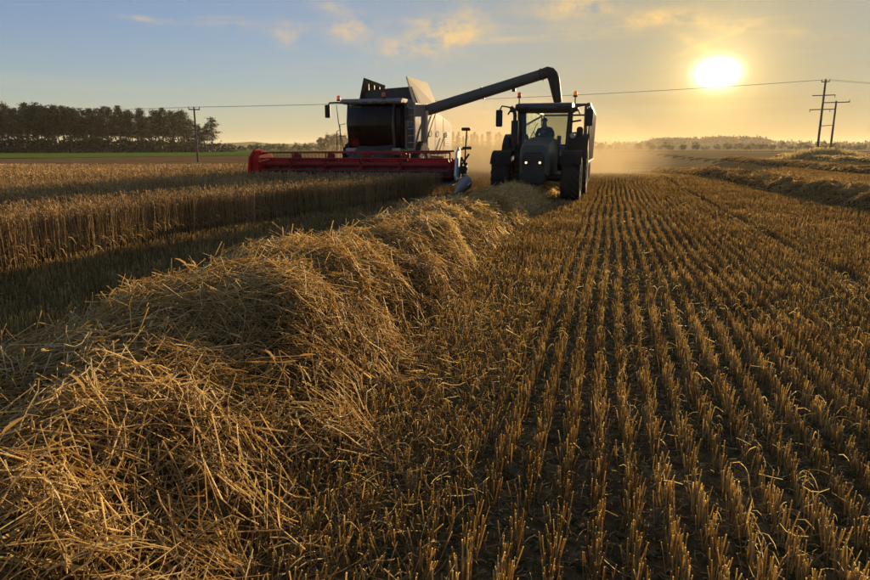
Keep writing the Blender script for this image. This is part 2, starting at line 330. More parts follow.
# ------------------------------------------------------------------ ground and fields
def graded(lo, hi, fine, growth, mid):
    a = [mid]; s = fine
    while a[-1] < hi: a.append(a[-1] + s); s *= growth if abs(a[-1] - mid) > 25 else 1.0
    b = [mid]; s = fine
    while b[-1] > lo: b.append(b[-1] - s); s *= growth if abs(b[-1] - mid) > 25 else 1.0
    return np.array(sorted(set(a + b)))
def sheet(name, xs, ys, zf, material, kind='structure', parent=None):
    X, Y = np.meshgrid(xs, ys); Z = zf(X, Y); nx, ny = len(xs), len(ys); idx = np.arange(nx * ny).reshape(ny, nx)
    q = np.stack([idx[:-1, :-1], idx[:-1, 1:], idx[1:, 1:], idx[1:, :-1]], -1).reshape(-1, 4)
    o = npmesh(name, [(np.stack([X, Y, Z], -1).reshape(-1, 3), q, np.zeros(nx * ny))], material, parent, smooth=True)
    if kind: o['kind'] = kind
    return o
sheet('ground', graded(-3000, 3000, .6, 1.14, 0), graded(-600, 3000, .6, 1.14, 15), terr, M['soil'])
def strip(name, pts_near, pts_far, material, lift, n=60, m=12):
    """a field lying between two pixel-bearing lines: lists of (photo x, distance)"""
    P = []
    for i in range(m + 1):
        for j in range(n + 1):
            u = j / n; k = i / m
            def ev(pl):
                f = u * (len(pl) - 1); a = min(int(f), len(pl) - 2); f -= a
                return pl[a][0] * (1 - f) + pl[a + 1][0] * f, pl[a][1] * (1 - f) + pl[a + 1][1] * f
            (xa, da), (xb, db) = ev(pts_near), ev(pts_far); px = xa * (1 - k) + xb * k; dd = da * (db / da) ** k
            d = pixdir(px, 148); h = Vector((d.x, d.y, 0)).normalized() * dd; P.append((h.x, h.y, tz(h.x, h.y) + lift))
    idx = np.arange((n + 1) * (m + 1)).reshape(m + 1, n + 1); q = np.stack([idx[:-1, :-1], idx[:-1, 1:], idx[1:, 1:], idx[1:, :-1]], -1).reshape(-1, 4)
    o = npmesh(name, [(np.array(P), q, np.zeros(len(P)))], material, smooth=True); o['kind'] = 'structure'; return o
strip('brown_field', [(-260, 60), (40, 60), (330, 62), (470, 66)], [(-260, 131), (40, 127), (330, 200), (470, 230)], M['plough'], .05)
strip('green_field', [(-260, 132), (60, 129), (250, 155), (330, 205)], [(-260, 520), (60, 520), (250, 520), (330, 520)], M['green'], .10)
strip('far_stubble_field', [(480, 70), (640, 75), (800, 105), (1100, 125)], [(480, 420), (640, 430), (800, 400), (1100, 400)], M['far_stubble'], .03)
strip('pale_field', [(470, 520), (700, 470), (880, 460), (1100, 460)], [(470, 900), (700, 900), (880, 900), (1100, 900)], M['far_stubble'], .25)

# ------------------------------------------------------------------ straw windrows
def fbm(x, y, s):
    return vn(x, y, s) * .55 + vn(x * 2.1, y * 2.1, s + 1) * .3 + vn(x * 4.3, y * 4.3, s + 2) * .15
class Windrow:
    def __init__(s, xc, half, H, y0, y1, seed): s.xc, s.half, s.H, s.y0, s.y1, s.seed, s.k = xc, half, H, y0, y1, seed, None
    def hf(s, y): return s.half(y) if callable(s.half) else s.half
    def u(s, x, y): return (x - s.xc(y)) / (s.hf(y) * (1 + .28 * (fbm(y * .9 + 7, x * 0 + .5, s.seed) - .5)))
    def top(s, x, y):
        u = s.u(x, y); H = s.H(y) if callable(s.H) else s.H
        p = np.clip(1 - np.abs(u) ** 2.1, 0, 1) ** .85
        lump = .73 + .54 * fbm(x * 1.15 + y * .35, y * .95 - x * .5, s.seed + 9)
        small = (.24 * (fbm(x * 2.0 + y, y * 1.7, s.seed + 25) - .5) + .10 * (fbm(x * 4.2, y * 4.2, s.seed + 20) - .5)) * np.minimum(p * 3, 1)
        kk = 1.0 if s.k is None else np.interp(y, s.k[0], s.k[1])
        return terr(x, y) + (H * p * lump + small) * kk - .03 * (p <= 0)
    def fit(s, ys, zs):
        """scale the heap so that its crest follows the heights zs at ys, keeping half of its own unevenness"""
        yy = np.arange(s.y0, s.y1, .1); cr = np.array([np.max(s.top(s.xc(v) + np.linspace(-.7, .7, 25), np.full(25, v))) for v in yy]); s.k = (yy, (np.interp(yy, ys, zs) / np.maximum(cr, .05)) ** .85)
    def normal(s, x, y, e=.05):
        gx = (s.top(x + e, y) - s.top(x - e, y)) / (2 * e); gy = (s.top(x, y + e) - s.top(x, y - e)) / (2 * e)
        return nrm(np.stack([-gx, -gy, np.ones_like(gx)], -1))
WA = Windrow(lambda y: np.interp(y, [0, 3, 8, 40], [-2.38, -2.42, -2.56, -2.52]) + .06 * np.sin(np.asarray(y, float) * 1.1), lambda y: np.interp(y, [0, 2, 5, 8.5, 16, 40], [1.2, 1.18, 1.0, .86, .78, .75]), lambda y: np.interp(y, [0, 1.6, 2.3, 3.2, 4.5, 6.2, 8, 10.3, 15, 19, 25], [.50, .54, .62, .78, .78, .70, .68, .70, .58, .52, .42]), -2.5, 40, 31)
WA.fit([0, 2.1, 2.5, 3.0, 3.6, 4.4, 5, 6.2, 7.7, 10.3, 15, 19, 25], [.52, .58, .60, .64, .72, .68, .72, .62, .63, .65, .53, .48, .40])
WB = Windrow(lambda y: 7.35 - .058 * (np.asarray(y, float) - 18) + .12 * np.sin(np.asarray(y, float) * .4), 1.1, .43, 6, 68, 71)
WC = Windrow(lambda y: 15.6 + .2 * np.sin(np.asarray(y, float) * .22), 1.05, .40, 18, 100, 111)
WD = Windrow(lambda y: 24.5 + .2 * np.sin(np.asarray(y, float) * .2), 1.0, .30, 40, 110, 151)
def straws(n, pos, nor, flow, length, rad, K, sides, spread=.7, lift=(.0, .05), stand=.25, curl=.10):
    """straws lying on a surface: random heading round a flow angle, bent, slightly raised"""
    t1 = nrm(np.cross(nor, np.array([0, 1.0, .01])[None])); t2 = np.cross(nor, t1)
    a = flow + rng.normal(size=n) * spread; d = np.cos(a)[:, None] * t1 + np.sin(a)[:, None] * t2
    d = nrm(d + nor * (rng.normal(size=n) * stand)[:, None])
    c = pos + nor * (rng.uniform(lift[0], lift[1], n))[:, None]
    s = np.linspace(-.5, .5, K)[None, :, None]; bend = nrm(rng.normal(size=(n, 3)) + np.array([0, 0, -.6])[None]) * (length * curl * rng.uniform(.1, 2.0, n))[:, None]
    P = c[:, None] + d[:, None] * s * length[:, None, None] + bend[:, None] * (s * s * 4)
    return P, np.repeat(rad[:, None], K, 1)
def windrow(name, w, label, group, batches, dx=.07, dy=.07, tufts=()):
    root = empty(name, (0, 0, 0)); tag(root, label, 'straw windrow', group)
    ys = np.arange(w.y0, w.y1, dy); xs0 = np.linspace(-1.18, 1.18, int(2.36 * float(w.hf(4.0)) / dx))
    U, Y = np.meshgrid(xs0, ys); X = w.xc(Y) + U * w.hf(Y); Z = w.top(X, Y) - .02
    nx, ny = len(xs0), len(ys); idx = np.arange(nx * ny).reshape(ny, nx); q = np.stack([idx[:-1, :-1], idx[:-1, 1:], idx[1:, 1:], idx[1:, :-1]], -1).reshape(-1, 4)
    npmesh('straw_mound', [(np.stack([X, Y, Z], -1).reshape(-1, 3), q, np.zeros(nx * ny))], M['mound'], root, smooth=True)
    parts = []
    for (n, ya, yb, lo, hi, r0, K, sides, spread, stand, lift) in batches:
        y = ya + (yb - ya) * rng.uniform(0, 1, n) ** 1.15; u = np.clip(rng.normal(0, .52, n), -1.12, 1.12); x = w.xc(y) + u * w.hf(y)
        keep = infront(x, y, -.95, .95); x, y = x[keep], y[keep]; n = len(x)
        nor = w.normal(x, y); pos = np.stack([x, y, w.top(x, y)], -1)
        flow = 7 * fbm(x * .8 + 3, y * .8, w.seed + 40) + .4
        ln = rng.uniform(lo, hi, n) * rng.uniform(.5, 1, n); rad = (r0 * rng.uniform(.6, 1.35, n))
        P, Rr = straws(n, pos, nor, flow, ln, rad, K, sides, spread, lift, stand)
        P[:, :, 2] = np.maximum(P[:, :, 2], terr(P[:, :, 0], P[:, :, 1]) + .01)
        clump = vn(x * 2.2, y * 2.2, w.seed + 3)
        parts.append(tubes(P, Rr, sides, np.clip(.25 + .5 * clump + rng.normal(0, .22, n), 0, 1)))
    for (n, ya, yb, lo, hi, r0, per) in tufts:      # wads of straw lying one way
        yc_ = ya + (yb - ya) * rng.uniform(0, 1, n) ** 1.1; uc = np.clip(rng.normal(.12, .5, n), -1.0, 1.0); m_ = n * per; y = np.repeat(yc_, per) + rng.normal(0, .085, m_); x = np.repeat(w.xc(yc_) + uc * w.hf(yc_), per) + rng.normal(0, .085, m_)
        nor = w.normal(x, y, .15); pos = np.stack([x, y, w.top(x, y)], -1); ang = np.repeat(rng.uniform(0, 6.28, n), per); up_ = np.repeat(rng.uniform(.0, .09, n), per)
        P, Rr = straws(m_, pos + nor * up_[:, None], nor, ang, rng.uniform(lo, hi, m_), r0 * rng.uniform(.7, 1.7, m_), 4, 3, .45, (-.02, .08), .32, .16)
        P[:, :, 2] = np.maximum(P[:, :, 2], terr(P[:, :, 0], P[:, :, 1]) + .01); parts.append(tubes(P, Rr, 3, np.clip(np.repeat(rng.uniform(.35, 1.0, n), per) + rng.normal(0, .18, m_), 0, 1)))
    st = npmesh('loose_straw', parts, M['straw'], root); st['kind'] = 'stuff'
    return root
near_root = windrow('straw_windrow', WA, 'tall tangled golden straw windrow in the left foreground running up under the tractor', 'straw windrows',
    [(17000, 1.2, 4.2, .10, .42, .0023, 4, 3, .85, .34, (-.06, .09)), (5000, 1.2, 4.5, .06, .25, .0045, 3, 2, .9, .35, (0, .05)), (13000, 4.0, 8.5, .12, .45, .0029, 4, 3, .85, .34, (-.05, .09)), (16000, 8, 15, .15, .5, .0042, 3, 2, .75, .25, (-.02, .08)),
     (14000, 14, 24, .18, .55, .0065, 3, 2, .75, .28, (-.02, .09)), (700, 1.5, 9, .2, .55, .0016, 4, 3, 1.5, .9, (.02, .1)), (900, 17.5, 20.2, .15, .45, .005, 4, 2, 1.5, 1.2, (.0, .16)), (2500, 24, 40, .2, .5, .011, 3, 2, .8, .3, (-.02, .06))], .06, .06, [(150, 1.3, 5.5, .12, .38, .0020, 42), (130, 4.5, 11, .15, .42, .0030, 34), (110, 9, 19.5, .2, .5, .0048, 26)])
windrow('straw_windrow', WB, 'long sunlit straw windrow on the right, nearest the bare tramline', 'straw windrows',
    [(14000, 10, 26, .2, .5, .0065, 3, 3, .8, .3, (-.02, .08)), (12000, 22, 68, .25, .6, .010, 3, 3, .8, .3, (-.02, .09))], .12, .12)
windrow('straw_windrow', WC, 'second straw windrow out from the tramline on the right, beyond the sunlit one', 'straw windrows',
    [(9000, 24, 100, .3, .6, .015, 3, 3, .8, .3, (-.02, .09))], .2, .25)
windrow('straw_windrow', WD, 'farthest thin straw windrow at the right edge, below the two leaning poles', 'straw windrows',
    [(5000, 44, 110, .3, .7, .026, 3, 2, .8, .3, (-.02, .09))], .25, .3)
# single stalks that can be picked out on top of the near windrow
stalks = []
for k in range(14):
    b = BM(); ln = random.uniform(.22, .46); kink = random.uniform(-.08, .08); z2 = random.uniform(-.05, .05); r = random.uniform(.0021, .0033)
    tube(b, [(-ln / 2, 0, 0), (-ln * .1, kink * .6, z2 * .5), (ln * .12, kink, z2), (ln / 2, kink * .2, z2 * .2)], [r, r, r * .9, r * .7], 4)
    if k % 4 == 0:
        t = BM(); tube(t, [(ln / 2, kink * .2, z2 * .2), (ln / 2 + .025, kink * .2, z2 * .2 + .004), (ln / 2 + .06, kink * .2 + .012, z2 * .2), (ln / 2 + .085, kink * .2 + .028, z2 * .2 - .01)], [.002, .006, .0055, .001], 5); merge(b, t)
    me = bpy.data.meshes.new('straw'); b.to_mesh(me); b.free(); at = me.attributes.new('rnd', 'FLOAT', 'POINT'); at.data.foreach_set('value', np.full(len(me.vertices), random.uniform(.7, 1.0), np.float32)); me.materials.append(M['straw']); stalks.append(me)
for k in range(280):
    y = 1.5 + 4.5 * random.random() ** 1.3; u = random.gauss(.1, .5); x = float(WA.xc(y)) + max(-1, min(1.05, u)) * float(WA.hf(y))
    nv = Vector(WA.normal(np.array([x]), np.array([y]))[0]); z = float(WA.top(np.array([x]), np.array([y]))[0])
    o = bpy.data.objects.new('straw', random.choice(stalks)); link(o, near_root); o.location = Vector((x, y, z)) + nv * random.uniform(.03, .09)
    q = nv.to_track_quat('Z', 'Y'); o.rotation_mode = 'QUATERNION'
    o.rotation_quaternion = q @ Matrix.Rotation(random.uniform(0, 6.28), 3, 'Z').to_quaternion() @ Matrix.Rotation(random.gauss(0, .35), 3, 'Y').to_quaternion()

# ------------------------------------------------------------------ standing crop
def cropedge(y): return -7.45 + 1.75 * ss(10, 23, y) + .10 * (vn(np.asarray(y, float) * 1.3, 0 * np.asarray(y, float), 5) - .5)
def fwd(x, y): return -math.sin(YAW) * x + math.cos(YAW) * y
def incrop(x, y, inset=0.0):
    e = np.where(y < 22.7 - inset, cropedge(y), -13.75) - inset
    return (x < e) & (fwd(x, y) < 37.5 - inset) & (y > -6)
CROP_H = .68
def croph(x, y): return CROP_H * (1 + .10 * (fbm(x * .5, y * .5, 61) - .5) + .05 * (vn(x * 3, y * 3, 66) - .5))
gx = np.arange(-46, -5, .3); gy = np.arange(-5, 46, .3); X, Y = np.meshgrid(gx, gy); ins = incrop(X, Y, .45)
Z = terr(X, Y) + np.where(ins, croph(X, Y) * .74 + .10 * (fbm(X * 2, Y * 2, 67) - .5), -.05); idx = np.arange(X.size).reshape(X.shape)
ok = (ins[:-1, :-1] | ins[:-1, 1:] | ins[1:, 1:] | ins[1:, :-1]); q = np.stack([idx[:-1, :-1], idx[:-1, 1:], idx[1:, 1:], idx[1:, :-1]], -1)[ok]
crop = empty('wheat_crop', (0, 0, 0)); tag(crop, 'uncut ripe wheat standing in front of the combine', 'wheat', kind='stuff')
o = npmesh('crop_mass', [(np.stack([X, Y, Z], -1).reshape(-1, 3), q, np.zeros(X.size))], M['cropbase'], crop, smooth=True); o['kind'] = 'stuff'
def wheat(x, y, base_frac, rs, ear_r, sides, earK, leaf=True):
    n = len(x); h = croph(x, y) * rng.uniform(.86, 1.08, n); z0 = terr(x, y); lean = rng.normal(0, .06, (n, 2)) * h[:, None]
    rnd = np.clip(.2 + .55 * vn(x * 1.1, y * 1.1, 77) + rng.normal(0, .2, n), 0, 1); parts = []
    t = np.linspace(base_frac, 1, 3)
    P = np.stack([np.stack([x + lean[:, 0] * k * k, y + lean[:, 1] * k * k, z0 + h * k], -1) for k in t], 1)
    parts.append(tubes(P, np.repeat(np.full(n, rs)[:, None], 3, 1), sides, rnd * .9))
    # nodding ear
    el = rng.uniform(.07, .10, n) * (ear_r / .006) ** .4; az = rng.normal(-1.2, .9, n); dr = rng.uniform(.1, 1.1, n); tip = P[:, -1]; ks = np.linspace(0, 1, earK)
    E_ = np.stack([tip + np.stack([np.cos(az) * dr * el * k * (.4 + .6 * k), np.sin(az) * dr * el * k * (.4 + .6 * k), el * (k - .75 * dr * k * k)], -1) for k in ks], 1)
    prof = np.interp(ks, [0, .2, .6, 1], [.3, 1, .9, .15]); parts.append(tubes(E_, ear_r * prof[None] * rng.uniform(.8, 1.15, n)[:, None], sides if sides > 2 else 3, np.clip(rnd + .12, 0, 1)))
    if leaf:
        m = rng.uniform(size=n) < .8; xl, yl, nl = P[m, 1, 0], P[m, 1, 1], int(m.sum()); zl = P[m, 1, 2] * rng.uniform(.55, 1.15, nl); a = rng.uniform(0, 6.28, nl); ll = rng.uniform(.10, .22, nl)
        Q = np.stack([np.stack([xl + np.cos(a) * ll * k, yl + np.sin(a) * ll * k, zl + ll * (.5 * k - 1.5 * k * k)], -1) for k in (0, .4, .8)], 1)
        parts.append(tubes(Q, np.array([[.003, .0045, .001]]) * np.ones((nl, 1)) * (rs / .0018) ** .5, 2, rnd[m] * .8))
    return parts
def scatter(x0, x1, y0, y1, dens):
    n = int((x1 - x0) * (y1 - y0) * dens); return rng.uniform(x0, x1, n), rng.uniform(y0, y1, n)
parts = []
x, y = scatter(-8.6, -5, 2, 23.3, 430); k = incrop(x, y) & ~incrop(x, y, .75) & infront(x, y) & (y < 12) & (y > 2); parts += wheat(x[k], y[k], 0.0, .0021, .006, 3, 4)
x, y = scatter(-8.6, -5, 11, 23.3, 330); k = incrop(x, y) & ~incrop(x, y, .7) & infront(x, y) & (y >= 12); parts += wheat(x[k], y[k], 0.0, .0032, .0075, 3, 3)
x, y = scatter(-14, -6, 3, 14, 210); d = fwd(x, y); k = incrop(x, y, .7) & infront(x, y) & (d < 13); parts += wheat(x[k], y[k], .62, .0022, .0065, 3, 4)
x, y = scatter(-20, -6, 4, 23, 120); d = fwd(x, y); k = incrop(x, y, .6) & infront(x, y) & (d >= 13) & (d < 20); parts += wheat(x[k], y[k], .7, .0035, .009, 2, 3, False)
x, y = scatter(-36, -6, 4, 40, 62); d = fwd(x, y); k = incrop(x, y) & infront(x, y) & (d >= 20); parts += wheat(x[k], y[k], .7, .006, .015, 2, 3, False)
o = npmesh('wheat_stalks', parts, M['wheat'], crop); o['kind'] = 'stuff'

# ------------------------------------------------------------------ stubble
ROW = .158
def on_windrow(x, y, lim=.86):
    r = np.zeros_like(x, bool)
    for w in (WA, WB, WC, WD): r |= (np.abs(w.u(x, y)) < lim) & (y > w.y0) & (y < w.y1)
    return r
def stub(dmin, dmax, xlo, xhi, ylo, yhi, clump_step, per, rad, sides, h=.136, K=2):
    rows = np.arange(math.floor(xlo / ROW), math.ceil(xhi / ROW) + 1)
    c = np.arange(ylo, yhi, clump_step); RX, CY = np.meshgrid(rows * ROW, c); RX = RX.ravel(); CY = CY.ravel() + rng.uniform(-.5, .5, RX.size) * clump_step
    RX = RX + .022 * np.sin(CY * .7 + RX * 3) + .02 * (vn(RX * 2, CY * .6, 91) - .5)
    keep = (rng.uniform(size=RX.size) < .46 + .74 * vn(RX * 3.1, CY * 3.1, 92)) & (np.abs(RX - 2.82) > .10) 
    mess = (RX < -.75) & (RX > -1.6); keep &= ~(mess & (rng.uniform(size=RX.size) < .2))
    d = np.hypot(RX, CY) * (1 + .10 * (rng.uniform(size=RX.size) - .5)); keep &= (d >= dmin) & (d < dmax) & infront(RX, CY) & ~incrop(RX, CY) & ~on_windrow(RX, CY); RX, CY = RX[keep], CY[keep]
    n = len(RX) * per; x = np.repeat(RX, per); y = np.repeat(CY, per); x = x + rng.normal(0, .018, n) * np.where((x < -.6) & (x > -1.7), 2.0, 1); y = y + rng.normal(0, .016, n)
    hh = h * rng.uniform(.62, 1.15, n) * (.85 + .35 * vn(x * .9, y * .9, 95)); z = terr(x, y); sp = np.where((x < -.5) & (x > -1.7), .26, .12); ln = rng.normal(0, 1, (n, 2)) * sp[:, None] * hh[:, None]
    ts = np.linspace(0, 1, K); P = np.stack([np.stack([x + ln[:, 0] * k, y + ln[:, 1] * k, z - .01 + hh * k], -1) for k in ts], 1)
    rnd = np.clip(.15 + .45 * vn(x * 2.4, y * 2.4, 96) + rng.normal(0, .23, n), 0, 1)
    return tubes(P, np.repeat((rad * rng.uniform(.7, 1.3, n))[:, None], K, 1), sides, rnd)
parts = [stub(.9, 6.5, -8, 6.5, .6, 7, .0185, 3, .0024, 5), stub(6.5, 15, -9, 13, 4, 15.5, .034, 3, .0040, 3), stub(15, 30, -8, 26, 11, 31, .066, 3, .0058, 3), stub(30, 62, -26, 45, 24, 62, .16, 3, .011, 3, .15)]
# torn leaf sheaths and loose straw between the rows
def litter(n, x0, x1, y0, y1, lo, hi, r, sides, zmax, K=4):
    x = rng.uniform(x0, x1, n); y = y0 + (y1 - y0) * rng.uniform(0, 1, n) ** 1.2; k = infront(x, y) & ~incrop(x, y) & ~on_windrow(x, y, .8); x, y = x[k], y[k]; n = len(x)
    pos = np.stack([x, y, terr(x, y)], -1); P, Rr = straws(n, pos, np.tile([[0, 0, 1.0]], (n, 1)), rng.uniform(0, 6.28, n), rng.uniform(lo, hi, n), r * rng.uniform(.6, 1.3, n), K, sides, 1.5, (.005, zmax), .35, .16)
    P[:, :, 2] = np.maximum(P[:, :, 2], terr(P[:, :, 0], P[:, :, 1]) + .006); return tubes(P, Rr, sides, np.clip(rng.normal(.45, .28, n), 0, 1))
parts += [litter(2600, 0, 5, 1, 6.5, .03, .12, .0014, 2, .13), litter(46000, -1.4, 6, 1, 9, .012, .06, .0020, 2, .03, 3), litter(16000, -6, 10, 6, 16, .02, .08, .0028, 2, .03, 3), litter(1200, -1.9, -.5, 1, 6.5, .05, .2, .0016, 2, .13), litter(2000, -1.9, -.7, 1.2, 8, .08, .30, .0018, 3, .10), litter(2200, -8, 9, 5, 15, .06, .18, .0022, 2, .10), litter(900, -8, 14, 14, 30, .1, .25, .0045, 2, .10, 3)]
n = 6500; rr_ = rng.integers(-12, 36, n) * ROW; x = rr_ + rng.normal(0, .02, n); y = 1 + 8 * rng.uniform(0, 1, n) ** 1.2; k = infront(x, y) & ~incrop(x, y) & ~on_windrow(x, y); x, y = x[k], y[k]; n = len(x); a = rng.uniform(0, 6.28, n); l_ = rng.uniform(.03, .09, n); z = terr(x, y) + rng.uniform(.04, .13, n)
P = np.stack([np.stack([x + np.cos(a) * l_ * k2, y + np.sin(a) * l_ * k2, z + l_ * (.7 * k2 - 1.5 * k2 * k2)], -1) for k2 in (0, .35, .7, 1)], 1); parts.append(tubes(P, np.array([[.0015, .0019, .0014, .0006]]) * np.ones((n, 1)), 2, rng.uniform(.1, .9, n)))
o = npmesh('stubble', parts, M['stubble']); tag(o, 'cut wheat stubble standing in drilled rows across the field', 'stubble', kind='stuff')
n = 11000; x = rng.uniform(-1.2, 4.5, n); y = 1.2 + 6 * rng.uniform(0, 1, n) ** 1.3; k = infront(x, y) & ~on_windrow(x, y) & (vn(x * 1.7, y * 1.7, 99) > .42); x, y = x[k], y[k]; n = len(x)
pos = np.stack([x, y, terr(x, y)], -1); P, Rr = straws(n, pos, np.tile([[0, 0, 1.0]], (n, 1)), rng.uniform(0, 6.28, n), rng.uniform(.02, .065, n), np.full(n, .0075), 3, 2, 1.5, (.004, .035), .4, .15); Rr = Rr * np.array([[.4, 1, .3]])
o = npmesh('weeds', [tubes(P, Rr, 2, rng.uniform(0, 1, n))], M['weed']); tag(o, 'small dark green weeds on the soil between the stubble rows', 'weeds', kind='stuff')

# ------------------------------------------------------------------ wheels shared by the machines
def tyre_bm(r, w, rim_r, lugs=20, lug_h=.045, side=1, c=(0, 0, 0)):
    b = BM(); h = w / 2
    lathe(b, [(rim_r, -h * .80), (rim_r + .05, -h * .96), ((r + rim_r) / 2, -h), (r - .09, -h * .97), (r - .035, -h * .82), (r - .015, 0), (r - .035, h * .82), (r - .09, h * .97), ((r + rim_r) / 2, h), (rim_r + .05, h * .96), (rim_r, h * .80)], 'X', (0, 0, 0), 44)
    for k in range(lugs):
        for sx in (-1, 1):
            a0 = 2 * math.pi * (k + (.5 if sx > 0 else 0)) / lugs; sweep = .75 * 2 * math.pi / lugs * 1.6; t = bmesh.new(); ring = []
            for f, x in ((0, .02), (.5, h * .5), (1, h * .98)):
                a = a0 + sweep * f; ro = r + .004 - (.03 if f == 1 else 0); ri = r - .05 - (.05 if f == 1 else 0); da = .22 * 2 * math.pi / lugs
                ring.append([t.verts.new((sx * x, rr * math.cos(a + s2), rr * math.sin(a + s2))) for rr, s2 in ((ri, -da * 1.3), (ro, -da * .7), (ro, da * .7), (ri, da * 1.3))])
            for A, B in zip(ring, ring[1:]):
                for q in range(3): t.faces.new([A[q], A[q + 1], B[q + 1], B[q]])
            t.faces.new(ring[0]); t.faces.new(ring[-1]); bmesh.ops.recalc_face_normals(t, faces=t.faces[:]); merge(b, t)
    return b
def rim_bm(rim_r, w):
    b = BM(); h = w / 2
    lathe(b, [(rim_r + .012, -h * .82), (rim_r - .03, -h * .80), (rim_r - .06, -h * .3), (rim_r * .45, -h * .15), (.13, -h * .22), (.13, h * .22), (rim_r * .45, h * .15), (rim_r - .06, h * .3), (rim_r - .03, h * .80), (rim_r + .012, h * .82)], 'X', (0, 0, 0), 36)
    for k in range(8):
        a = 2 * math.pi * k / 8
        for sx in (-1, 1): tube(b, [(sx * h * .12, .2 * math.cos(a), .2 * math.sin(a)), (sx * h * .24, .2 * math.cos(a), .2 * math.sin(a))], .022, 6)
    return b
def wheel(parent, loc, r, w, rim_r, rim_mat, lugs=20, proto=None):
    if proto is None:
        wo_ = obj('wheel', rim_bm(rim_r, w), rim_mat, parent, 40, loc); ty = obj('tyre', tyre_bm(r, w, rim_r, lugs), M['rubber'], wo_, 40); return wo_
    c = copy_tree(proto, parent); c.location = loc; return c

# ------------------------------------------------------------------ combine harvester (front towards -Y)
CX, CY0 = -9.25, 22.8
cb = empty('combine_harvester', (CX, CY0, tz(CX, CY0))); tag(cb, 'combine harvester with wide red header cutting the wheat, unloading auger swung out', 'combine harvester')
# header
H0, H1 = -3.78, 3.92
b = BM(); prism(b, [(.95, .30), (.62, .42), (.60, .98), (.70, 1.06), (1.05, 1.08), (1.15, .95), (1.15, .30)], 'X', H0, H1, .02); header = obj('header', b, M['red'], cb, 35)
b = BM(); prism(b, [(-.02, .20), (.0, .17), (.95, .28), (.95, .34), (.4, .27)], 'X', H0 + .03, H1 - .03); obj('header_floor', b, M['grey'], header)
b = BM(); box(b, H0 + .03, H1 - .03, -.07, -.02, .185, .215)
for k in range(104): x = H0 + .06 + k * (H1 - H0 - .12) / 103; plate(b, [(x - .02, -.06, .20), (x, -.16, .195), (x + .02, -.06, .20)], .02)
obj('cutter_bar', b, M['steel'], header)
b = BM(); lathe(b, [(.01, H0 + .1), (.20, H0 + .1), (.20, H1 - .1), (.01, H1 - .1)], 'X', (0, .45, .55), 20)
for sgn, xa, xb in ((1, H0 + .15, -.75), (-1, H1 - .15, .75)):
    nseg = 90; prev = None
    for i in range(nseg + 1):
        f = i / nseg; x = xa + (xb - xa) * f; a = f * 2 * math.pi * 6 * sgn; p0 = (x, .45 + .19 * math.cos(a), .55 + .19 * math.sin(a)); p1 = (x, .45 + .31 * math.cos(a), .55 + .31 * math.sin(a)); cur = [b.verts.new(p0), b.verts.new(p1)]
        if prev: b.faces.new([prev[0], prev[1], cur[1], cur[0]])
        prev = cur
obj('intake_auger', b, M['dgrey'], header, 40)
RYc, RZc, RR = .12, .88, .42
b = BM(); tube(b, [(H0 + .1, RYc, RZc), (H1 - .12, RYc, RZc)], .085, 12); reel = obj('reel', b, M['darkred'], cb, 40)
for k in range(6):
    a = 2 * math.pi * k / 6 + math.radians(30); yy, zz = RYc + RR * math.cos(a), RZc + RR * math.sin(a)
    b = BM(); tube(b, [(H0 + .12, yy, zz), (H1 - .14, yy, zz)], .024, 8); obj('reel_bat', b, M['darkred'], reel, 40)
    b = BM()
    for q in range(52): x = H0 + .2 + q * (H1 - H0 - .4) / 51; tube(b, [(x, yy, zz), (x + .005, yy + .03, zz - .12), (x, yy + .10, zz - .25)], .006, 3)
    o = obj('reel_tines', b, M['black'], reel); o['kind'] = 'stuff'
for xk in (H0 + .16, -2.35, -1.0, .42, 1.92, H1 - .18):
    b = BM(); 
    for k in range(6):
        a = 2 * math.pi * k / 6 + math.radians(30); a2 = 2 * math.pi * (k + 1) / 6 + math.radians(30); P0 = (xk, RYc, RZc); P1 = (xk, RYc + RR * math.cos(a), RZc + RR * math.sin(a)); P2 = (xk, RYc + RR * math.cos(a2), RZc + RR * math.sin(a2))
        tube(b, [P0, P1], .028, 6); tube(b, [tuple(np.array(P0) * .45 + np.array(P1) * .55), tuple(np.array(P0) * .45 + np.array(P2) * .55)], .018, 6)
    obj('reel_spider', b, M['darkred'], reel)
# brackets rising from the beam to the upper reel tube
header.location.z = .14; reel.location.z = .14
b = BM(); tube(b, [(H0 + .1, .52, 1.30), (H1 - .1, .52, 1.36)], .032, 10); obj('reel_rail', b, M['darkred'], header, 40)
for xk in (-2.42, -1.02, .40, 1.93):
    b = BM(); prism(b, [(xk - .13, .96), (xk + .13, .96), (xk + .10, 1.16), (xk + .05, 1.31), (xk - .05, 1.31), (xk - .10, 1.16)], 'Y', .50, .62, .015); box(b, xk + .06, xk + .2, .52, .6, 1.08, 1.26, .02); obj('reel_bracket', b, M['darkred'], header)
